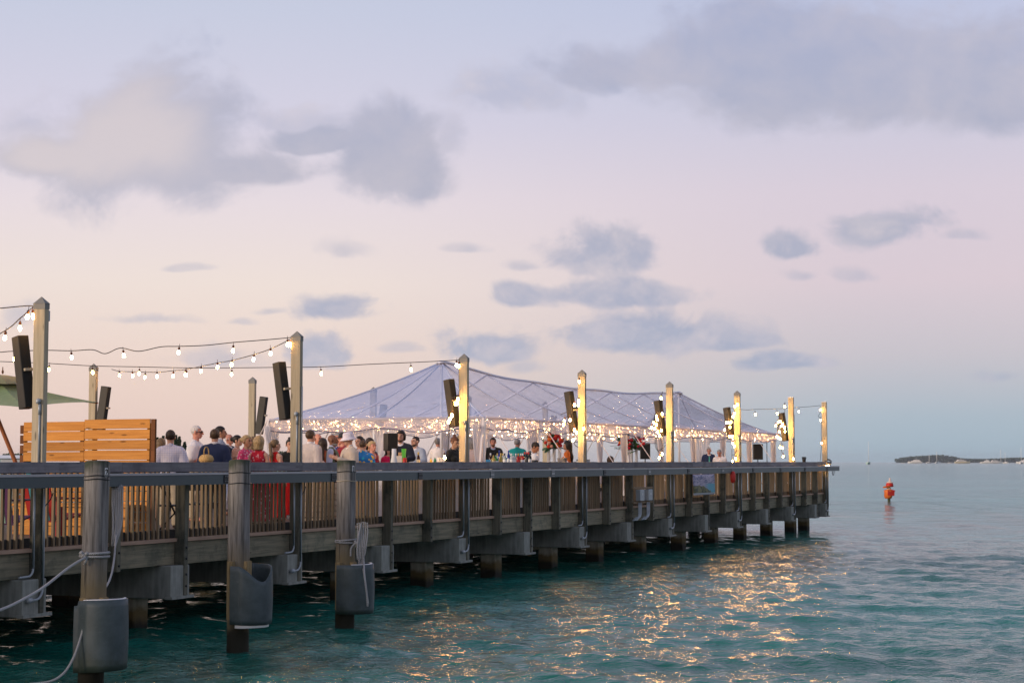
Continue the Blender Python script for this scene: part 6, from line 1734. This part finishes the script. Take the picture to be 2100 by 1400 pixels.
flowers('larger red and orange flower arrangement with broad leaves in the tent\'s middle', 1293, 888, 932, 1262, 1328, 57.5, 9, (-0.22, 0.0, 0.16))
for (px, Z, lab) in ((1134, 50.5, 'white-clothed table under the flowers by the woman in orange'), (1293, 57.5, 'white-clothed table under the larger flower arrangement'), (1466, 62.6, 'white-clothed table the two men look down at')):
    s_, d_ = to_pier(pix(px, 946, Z)); linen_table(lab, s_ - 0.75, s_ + 0.75, d_ - 0.45, d_ + 0.45, DECK + 0.755, 'white-clothed dining tables')

# ================================================================== things fixed to the outside of the rail
Zq = depth_at(1316, -0.16); s_q, _ = to_pier(pix(1316, 946, Zq)); pq = 3608.0 / Zq
eb = empty('meter_frame', 'wooden frame with two grey electrical boxes below the rail channel', 'electrical boxes', P(s_q, -0.15, DECK), ANG)
zq = lambda y: EYE + ab(1316, y)[1] * Zq - DECK
for y in (999, 1028.5): MB().b2((-0.75, -0.05, zq(y) - 0.035), (0.75, 0.0, zq(y) + 0.01), ch=0.004).build('crossbar', M_balus, eb)
for x in (-0.30, 0.35):
    bx_ = MB().b2((x - 0.16, -0.13, zq(1026)), (x + 0.16, 0.0, zq(1003)), ch=0.01).build('meter_box', M_conduit, eb)
    MB().b2((x - 0.02, -0.137, zq(1014)), (x + 0.02, -0.131, zq(1010))).build('latch', M_white, bx_)
    for k_ in (-0.09, 0.0, 0.09):
        zb_ = zq(1062) + k_ * 0.3
        MB().tube([(x + k_, -0.06, zq(1029)), (x + k_, -0.06, zb_ + 0.15)] + [(x + k_ - 0.15 + 0.15 * math.cos(a), -0.06, zb_ + 0.15 - 0.15 * math.sin(a)) for a in (0.4, 0.8, 1.2, 1.57)] + [(x + k_ - 0.45, -0.06, zb_)], 0.017, 6).build('conduit', M_conduit, eb)

def banner_mat():
    m, t = mat('beach_print')
    co = t.n('ShaderNodeTexCoord').outputs['Generated']
    sp = t.n('ShaderNodeSeparateXYZ', {0: co}); x, y = sp.outputs[0], sp.outputs[2]
    nz = t.n('ShaderNodeTexNoise', {'Vector': t.v('MULTIPLY', co, (14, 1, 7)), 'Scale': 1.0, 'Detail': 5.0}).outputs[0]
    cl = t.n('ShaderNodeTexNoise', {'Vector': t.v('MULTIPLY', co, (2.5, 1, 5)), 'Scale': 1.0, 'Detail': 5.0, 'Distortion': 2.5}).outputs[0]
    c = t.mix(t.maprange(cl, 0.4, 0.62), rgb((0.44, 0.38, 0.46)), rgb((0.13, 0.14, 0.24)))
    sea = t.m('MULTIPLY', t.maprange(y, 0.58, 0.5), t.maprange(x, 0.45, 0.75))
    c = t.mix(sea, c, rgb((0.10, 0.34, 0.42)))
    gl = t.m('SUBTRACT', t.m('ADD', 0.46, t.m('MULTIPLY', t.m('SUBTRACT', nz, 0.5), 0.35)), t.m('MULTIPLY', t.m('POWER', x, 3.0), 0.6))
    gm = t.m('GREATER_THAN', gl, y)
    gc = t.mix(t.maprange(nz, 0.4, 0.6), rgb((0.03, 0.04, 0.015)), rgb((0.17, 0.16, 0.06)))
    c = t.mix(gm, c, gc)
    c = t.mix(t.m('LESS_THAN', y, 0.10), c, rgb((0.60, 0.58, 0.62)))
    out(t, principled(t, color=c, rough=0.6).outputs[0]); return m
Zb = depth_at(1443, -0.3); sa = to_pier(pix(1421, 946, depth_at(1421, -0.3)))[0]; sb = to_pier(pix(1465, 946, depth_at(1465, -0.3)))[0]
zb0, zb1 = EYE + ab(1443, 1014)[1] * Zb - DECK, EYE + ab(1443, 972)[1] * Zb - DECK
rows = [[((sb - sa) * u / 12, -0.012 * math.sin(u * 1.1) - 0.02 * (1 - v / 6), zb0 + (zb1 - zb0) * v / 6) for u in range(13)] for v in range(7)]
bn = MB().grid(rows).build('beach_banner', banner_mat(), None, P(sa, -0.29, DECK), (0, 0, ANG)); thick(bn, 0.004)
tag(bn, 'printed banner with dune grass, beach and purple sky hung outside the balusters', 'banner')
Zr = depth_at(1503, -0.3); qr = pix(1503, 978, Zr)
fl_ = empty('marker_float', 'small red float hanging under the channel right of the banner', 'float', (qr.x, qr.y, qr.z - 0.18), ANG)
MB().lathe([(0.0, 0.0), (0.06, 0.03), (0.08, 0.12), (0.08, 0.26), (0.05, 0.34), (0.0, 0.36)], 12).build('float_body', paint('floatred', (0.6, 0.03, 0.02)), fl_)
MB().tube([(0, 0, 0.35), (0, 0.02, 0.50)], 0.008, 5).build('cord', M_rope, fl_)

# ================================================================== channel marker out in the water
Zm = 112.0; bm0 = pix(1822, 946, Zm)
mk = empty('channel_marker', 'orange and red channel marker post standing in the open water', 'channel marker', (bm0.x, bm0.y, 0), 0.3)
M_or = plain('marker_orange', (0.62, 0.13, 0.012), 0.5, 0, 0.35, 5); M_rd = plain('marker_red', (0.52, 0.02, 0.008), 0.5, 0, 0.35, 5); M_dkr = plain('marker_dark', (0.05, 0.02, 0.015), 0.6)
MB().tube([(0, 0, -1.5), (0, 0, 1.1)], 0.09, 10).build('post', plain('marker_post_green', (0.05, 0.06, 0.02), 0.7), mk)
MB().lathe([(0.0, 0.16), (0.20, 0.16), (0.26, 0.30), (0.25, 0.55), (0.28, 0.68), (0.18, 0.72), (0.0, 0.72)], 14, (-0.05, 0, 0)).build('lower_drum', M_or, mk)
MB().box((0.03, -0.24, 0.52), (0.46, 0.03, 0.34), Matrix.Rotation(0.08, 3, 'Y')).build('day_board', M_rd, mk)
MB().box((0.20, -0.12, 0.68), (0.30, 0.16, 0.05), Matrix.Rotation(0.25, 3, 'Y')).build('bracket', M_rd, mk)
MB().lathe([(0.0, 0.72), (0.13, 0.72), (0.14, 0.86), (0.0, 0.87)], 12).build('pale_band', plain('marker_pale', (0.62, 0.50, 0.34), 0.6), mk)
MB().box((-0.10, -0.05, 0.93), (0.52, 0.3, 0.09), Matrix.Rotation(-0.22, 3, 'Y')).build('upper_board', M_or, mk)
MB().lathe([(0.0, 0.90), (0.22, 0.90), (0.24, 1.02), (0.20, 1.14), (0.0, 1.15)], 12, (0.06, 0, 0)).build('upper_drum', M_rd, mk)
MB().lathe([(0.0, 1.15), (0.24, 1.15), (0.20, 1.20), (0.07, 1.24), (0.045, 1.46), (0.0, 1.47)], 12, (0.08, 0, 0)).build('lamp_cone', plain('marker_lamp', (0.70, 0.52, 0.42), 0.5), mk)

# ================================================================== far shore, island and boats
M_green = plain('far_foliage', (0.035, 0.062, 0.030), 0.9, 0, 0.5, 0.05)
M_shore = plain('shore_soil', (0.12, 0.11, 0.08), 0.9, 0, 0.3, 0.1)
def leafcloud(n, shape, size, seed):
    """many small leaf faces spread through a volume; shape(rng) -> point"""
    rg = np.random.default_rng(seed); mb = MB()
    for i in range(n):
        p = Vector(shape(rg)); a = Vector(rg.normal(size=3)).normalized(); b = a.orthogonal().normalized(); c = a.cross(b); s_ = size * rg.uniform(0.6, 1.4)
        mb.add([p - b * s_, p + c * s_ * 0.6, p + b * s_, p - c * s_ * 0.6], [(0, 1, 2, 3)])
    return mb
M_treeleaf = [plain('tree_leaf_a', (0.040, 0.075, 0.040), 0.7, 0, 0.5, 2), plain('tree_leaf_b', (0.055, 0.085, 0.045), 0.7, 0, 0.5, 2)]
M_bark = plain('bark', (0.10, 0.08, 0.06), 0.9)
ld = MB()
rws = []
for i in range(30):
    x = -75 + i * 3.2
    rws.append([Vector((x, 168 + 3 * math.sin(i * .7), -0.5)), Vector((x, 170 + 3 * math.sin(i * .7), 0.6)), Vector((x, 176, 1.1 + 0.2 * math.sin(i * 1.3))), Vector((x, 215, 1.2))])
ld.grid(rws).build('shore_land', M_shore)['kind'] = 'structure'
def conifer(px, ytop, label, w_, seed):
    Z = 180.0; b = pix(px, 946, Z); h = EYE + ab(px, ytop)[1] * Z - 1.0
    t = empty('pine_tree', label, 'tree', (b.x, b.y, 1.0), 0, 'trees on the far shore')
    MB().tube([(0, 0, 0), (0.05, 0, h * 0.5), (0, 0, h * 0.98)], [0.14, 0.09, 0.02], 6).build('trunk', M_bark, t)
    def sh(rg):
        z = rg.random() ** 0.75; tier = 0.65 + 0.35 * math.sin(z * 30); r = w_ * (1 - z) * tier * math.sqrt(rg.random()) + 0.05; a = rg.random() * 6.28
        return (r * math.cos(a), r * math.sin(a), h * (0.12 + 0.9 * z) - r * 0.15)
    leafcloud(1300, sh, 0.13, seed).build('crown', M_treeleaf[seed % 2], t)
def broad(px, ytop, label, w_, seed, Z=175.0):
    b = pix(px, 946, Z); h = EYE + ab(px, ytop)[1] * Z - 1.0
    t = empty('broadleaf_tree', label, 'tree', (b.x, b.y, 1.0), 0, 'trees on the far shore')
    MB().tube([(0, 0, 0), (0.1, 0, h * 0.35), (0.2, 0.1, h * 0.7)], [0.16, 0.11, 0.05], 6).build('trunk', M_bark, t)
    rg0 = np.random.default_rng(seed); cl = [(rg0.uniform(-w_, w_) * 0.7, rg0.uniform(-w_, w_) * 0.7, h * rg0.uniform(0.35, 0.85)) for _ in range(9)]
    def sh(rg):
        c = cl[rg.integers(9)]; v = rg.normal(size=3); v /= np.linalg.norm(v); r = 0.42 * w_ * rg.random() ** 0.4
        return (c[0] + v[0] * r, c[1] + v[1] * r, min(c[2] + v[2] * r * 0.8, h))
    leafcloud(1500, sh, 0.14, seed).build('crown', M_treeleaf[seed % 2], t)
broad(44, 926, 'round green tree on the far shore beside the umbrella pole', 1.6, 3)
broad(12, 931, 'low green tree at the far left edge under the umbrella', 1.2, 4)
for i, (px, yt, w_) in enumerate(((322, 899, 0.9), (334, 896, 0.8), (360, 894, 1.0), (367, 897, 0.9), (378, 908, 1.0))):
    conifer(px, yt, ['pine behind the right end of the plank wall, leftmost of the group', 'pine just behind the checked-shirt man\'s left shoulder', 'tallest pine right of the checked-shirt man', 'pine beside the tallest one, right of the checked shirt', 'shorter pine touching the white-haired man\'s back'][i], w_, 30 + i)
broad(576, 922, 'bushy green tree seen between the red dress and the woman in black', 1.3, 5)
broad(600, 928, 'bushy green tree behind the woman in black', 1.3, 6)
for i, (px, w_, h_, c_) in enumerate(((9, 1.3, 0.75, (0.05, 0.33, 0.30)), (22, 1.8, 0.9, (0.6, 0.58, 0.56)))):
    b = pix(px, 946, 165.0)
    t = empty('beach_stall', ['small teal stall on the far shore at the left edge', 'white-roofed stall on the far shore beside the umbrella pole'][i], 'stall', (b.x, b.y, 0.6), 0.2 * i, 'stalls on the far shore')
    MB().b2((-w_ / 2, -0.6, 0), (w_ / 2, 0.6, 1.9 + h_ * .3)).build('wall', paint('stall%d' % i, c_), t)
    MB().add([(-w_ * .65, -0.8, 2.2), (w_ * .65, -0.8, 2.2), (w_ * .65, 0.8, 2.2), (-w_ * .65, 0.8, 2.2), (-w_ * .5, 0, 2.5), (w_ * .5, 0, 2.5)], [(0, 1, 5, 4), (2, 3, 4, 5), (1, 2, 5), (3, 0, 4), (0, 3, 2, 1)]).build('roof', M_white, t)

# island with trees, about four kilometres out
Zi = 4000.0
ia, ib_ = pix(1846, 946, Zi).x, pix(2330, 946, Zi).x
isl = MB(); n = 60; rws = []
for i in range(n + 1):
    x = ia + (ib_ - ia) * i / n; e_ = math.sin(math.pi * i / n) ** 0.25
    rws.append([Vector((x, Zi - 30 * e_, -0.5)), Vector((x, Zi - 10 * e_, 0.6 * e_)), Vector((x, Zi + 60 * e_, 1.0 * e_)), Vector((x, Zi + 160 * e_ + 1, -0.5))])
isl.grid(rws).build('island', M_shore)['kind'] = 'structure'
def canopy_top(px):
    pts = [(1846, 941.5), (1860, 938), (1880, 936), (1900, 934.5), (1935, 933), (1955, 935.5), (1972, 940), (2000, 941.5), (2030, 941), (2060, 940), (2100, 938.5), (2330, 940)]
    for (x0, y0), (x1, y1) in zip(pts, pts[1:]):
        if px <= x1: return y0 + (y1 - y0) * max(0, (px - x0)) / (x1 - x0)
    return 940
rgn = np.random.default_rng(6)
def ish(rg):
    px = 1846 + 484 * rg.random(); top = EYE + ab(px, canopy_top(px) + rg.normal() * 0.35)[1] * Zi
    z = max(0.3, top * (rg.random() ** 0.8)); return (pix(px, 946, Zi).x, Zi + rg.uniform(-5, 60), z)
iw = leafcloud(15000, ish, 2.2, 11).build('island_wood', M_green); iw['kind'] = 'stuff'; iw['label'] = 'dark green wood covering the low island on the horizon'

M_hull = plain('boat_white', (0.72, 0.68, 0.64), 0.35, 0, 0.05, 0.2); M_mint = plain('boat_mint', (0.40, 0.58, 0.48), 0.4, 0, 0.05, 0.2); M_win = plain('boat_window', (0.05, 0.06, 0.07), 0.2)
def hull(mb, L_, B_, H_, bow=0.35):
    rows = []
    for i in range(13):
        u = i / 12; x = -L_ / 2 + L_ * u
        b = B_ / 2 * (1 - max(0, (u - (1 - bow)) / bow) ** 1.8) * (0.85 + 0.15 * min(1, u * 4)); sheer_ = H_ * (1 + 0.25 * u * u)
        rows.append([(x + 0.12 * L_ * 0 , -b, sheer_), (x, -b * 0.8, 0.15), (x, 0, -0.4), (x, b * 0.8, 0.15), (x, b, sheer_)])
    mb.grid(rows)
    for i in range(12):
        mb.add([rows[i][0], rows[i + 1][0], rows[i + 1][4], rows[i][4]], [(0, 1, 2, 3)])
    mb.add(rows[0], [(0, 1, 2, 3, 4)])
def sailboat(label, px, Z, L_, mast_y, m_, rz, hf=0.14):
    b = pix(px, 946, Z)
    t = empty('sailboat', label, 'sailboat', (b.x, b.y, 0), rz, 'sailing boats at anchor')
    mb = MB(); hull(mb, L_, L_ * 0.3, L_ * hf); mb.build('hull', m_, t)
    mb = MB().b2((-L_ * .18, -L_ * .08, L_ * hf), (L_ * .15, L_ * .08, L_ * (hf + .07)), ch=0.1); mb.build('cabin', M_hull, t)
    mh = EYE + ab(px, mast_y)[1] * Z
    MB().tube([(L_ * .05, 0, L_ * .1), (L_ * .05, 0, mh)], max(0.09, Z * 0.00012), 6).build('mast', M_white, t)
    MB().tube([(L_ * .05, 0, L_ * .22), (-L_ * .36, 0, L_ * .22)], max(0.1, Z * 0.0001), 6).build('boom', M_white, t)
def motorboat(label, px, Z, L_, decks, rz, m_=None):
    b = pix(px, 946, Z)
    t = empty('motor_yacht', label, 'motor yacht', (b.x, b.y, 0), rz, 'motor yachts off the island')
    mb = MB(); hull(mb, L_, L_ * 0.25, L_ * 0.11); mb.build('hull', m_ or M_hull, t)
    z = L_ * 0.115; x0, x1 = -L_ * .40, L_ * .22
    for k_ in range(decks):
        h_ = L_ * 0.065
        MB().b2((x0, -L_ * .1, z), (x1, L_ * .1, z + h_), ch=0.08).build('deckhouse', M_hull, t)
        MB().b2((x0 + L_ * .03, -L_ * .102, z + h_ * .4), (x1 - L_ * .03, -L_ * .1005, z + h_ * .75)).build('window_band', M_win, t)
        z += h_; x0 += L_ * .07; x1 -= L_ * .14
    MB().tube([(-L_ * .1, 0, z), (-L_ * .12, 0, z + L_ * .12)], L_ * 0.006 + 0.05, 6).build('mast', M_white, t)
sailboat('mint-hulled sailboat anchored alone left of the island', 1781, 1650.0, 7.0, 905, M_mint, 0.9, 0.27)
sailboat('white sailboat in front of the island, first mast from the left', 1905, 2600.0, 9.0, 932, M_hull, 0.4)
sailboat('white sailboat with a tall mast in front of the island\'s highest trees', 1921, 2700.0, 8.0, 925, M_hull, 0.7)
sailboat('tall-masted sailboat right of the island\'s gap', 2052, 2700.0, 10.0, 921, M_hull, 0.5)
sailboat('tall-masted sailboat right of the long motor yachts', 2062, 2500.0, 9.0, 926, M_hull, 2.6)
sailboat('white sailboat at the right edge of the picture', 2094, 2000.0, 9.0, 917, M_hull, 0.9)
motorboat('long low white houseboat at the island\'s left end', 1876, 2500.0, 20.0, 2, 3.1)
motorboat('small white launch at the island\'s left tip', 1852, 2600.0, 5.0, 0, 3.1)
motorboat('cream motor yacht off the middle of the island', 1974, 2500.0, 22.0, 2, 0.05, plain('boat_cream', (0.68, 0.58, 0.38), 0.4))
motorboat('small white motorboat left of the cream yacht', 1949, 2600.0, 8.0, 1, 0.1)
motorboat('long white motor yacht, left of the pair at the right', 2021, 2400.0, 15.0, 3, 3.1)
motorboat('long white motor yacht, right of the pair at the right', 2043, 2450.0, 18.0, 2, 0.08)
motorboat('white motor yacht cut by the right edge of the picture', 2098, 2300.0, 18.0, 3, 3.05)

# ================================================================== air between here and the island
hm, ht = mat('haze_air')
ht.n('ShaderNodeOutputMaterial', {'Volume': ht.n('ShaderNodeVolumePrincipled', {'Color': (0.86, 0.90, 0.96, 1), 'Density': 0.00008, 'Anisotropy': 0.2}).outputs[0]})
hz = MB().b2((-6300, -6300, -6), (6300, 6300, 26)).build('haze', hm)
hz['kind'] = 'stuff'; hz['label'] = 'thin pale sea haze over the water'
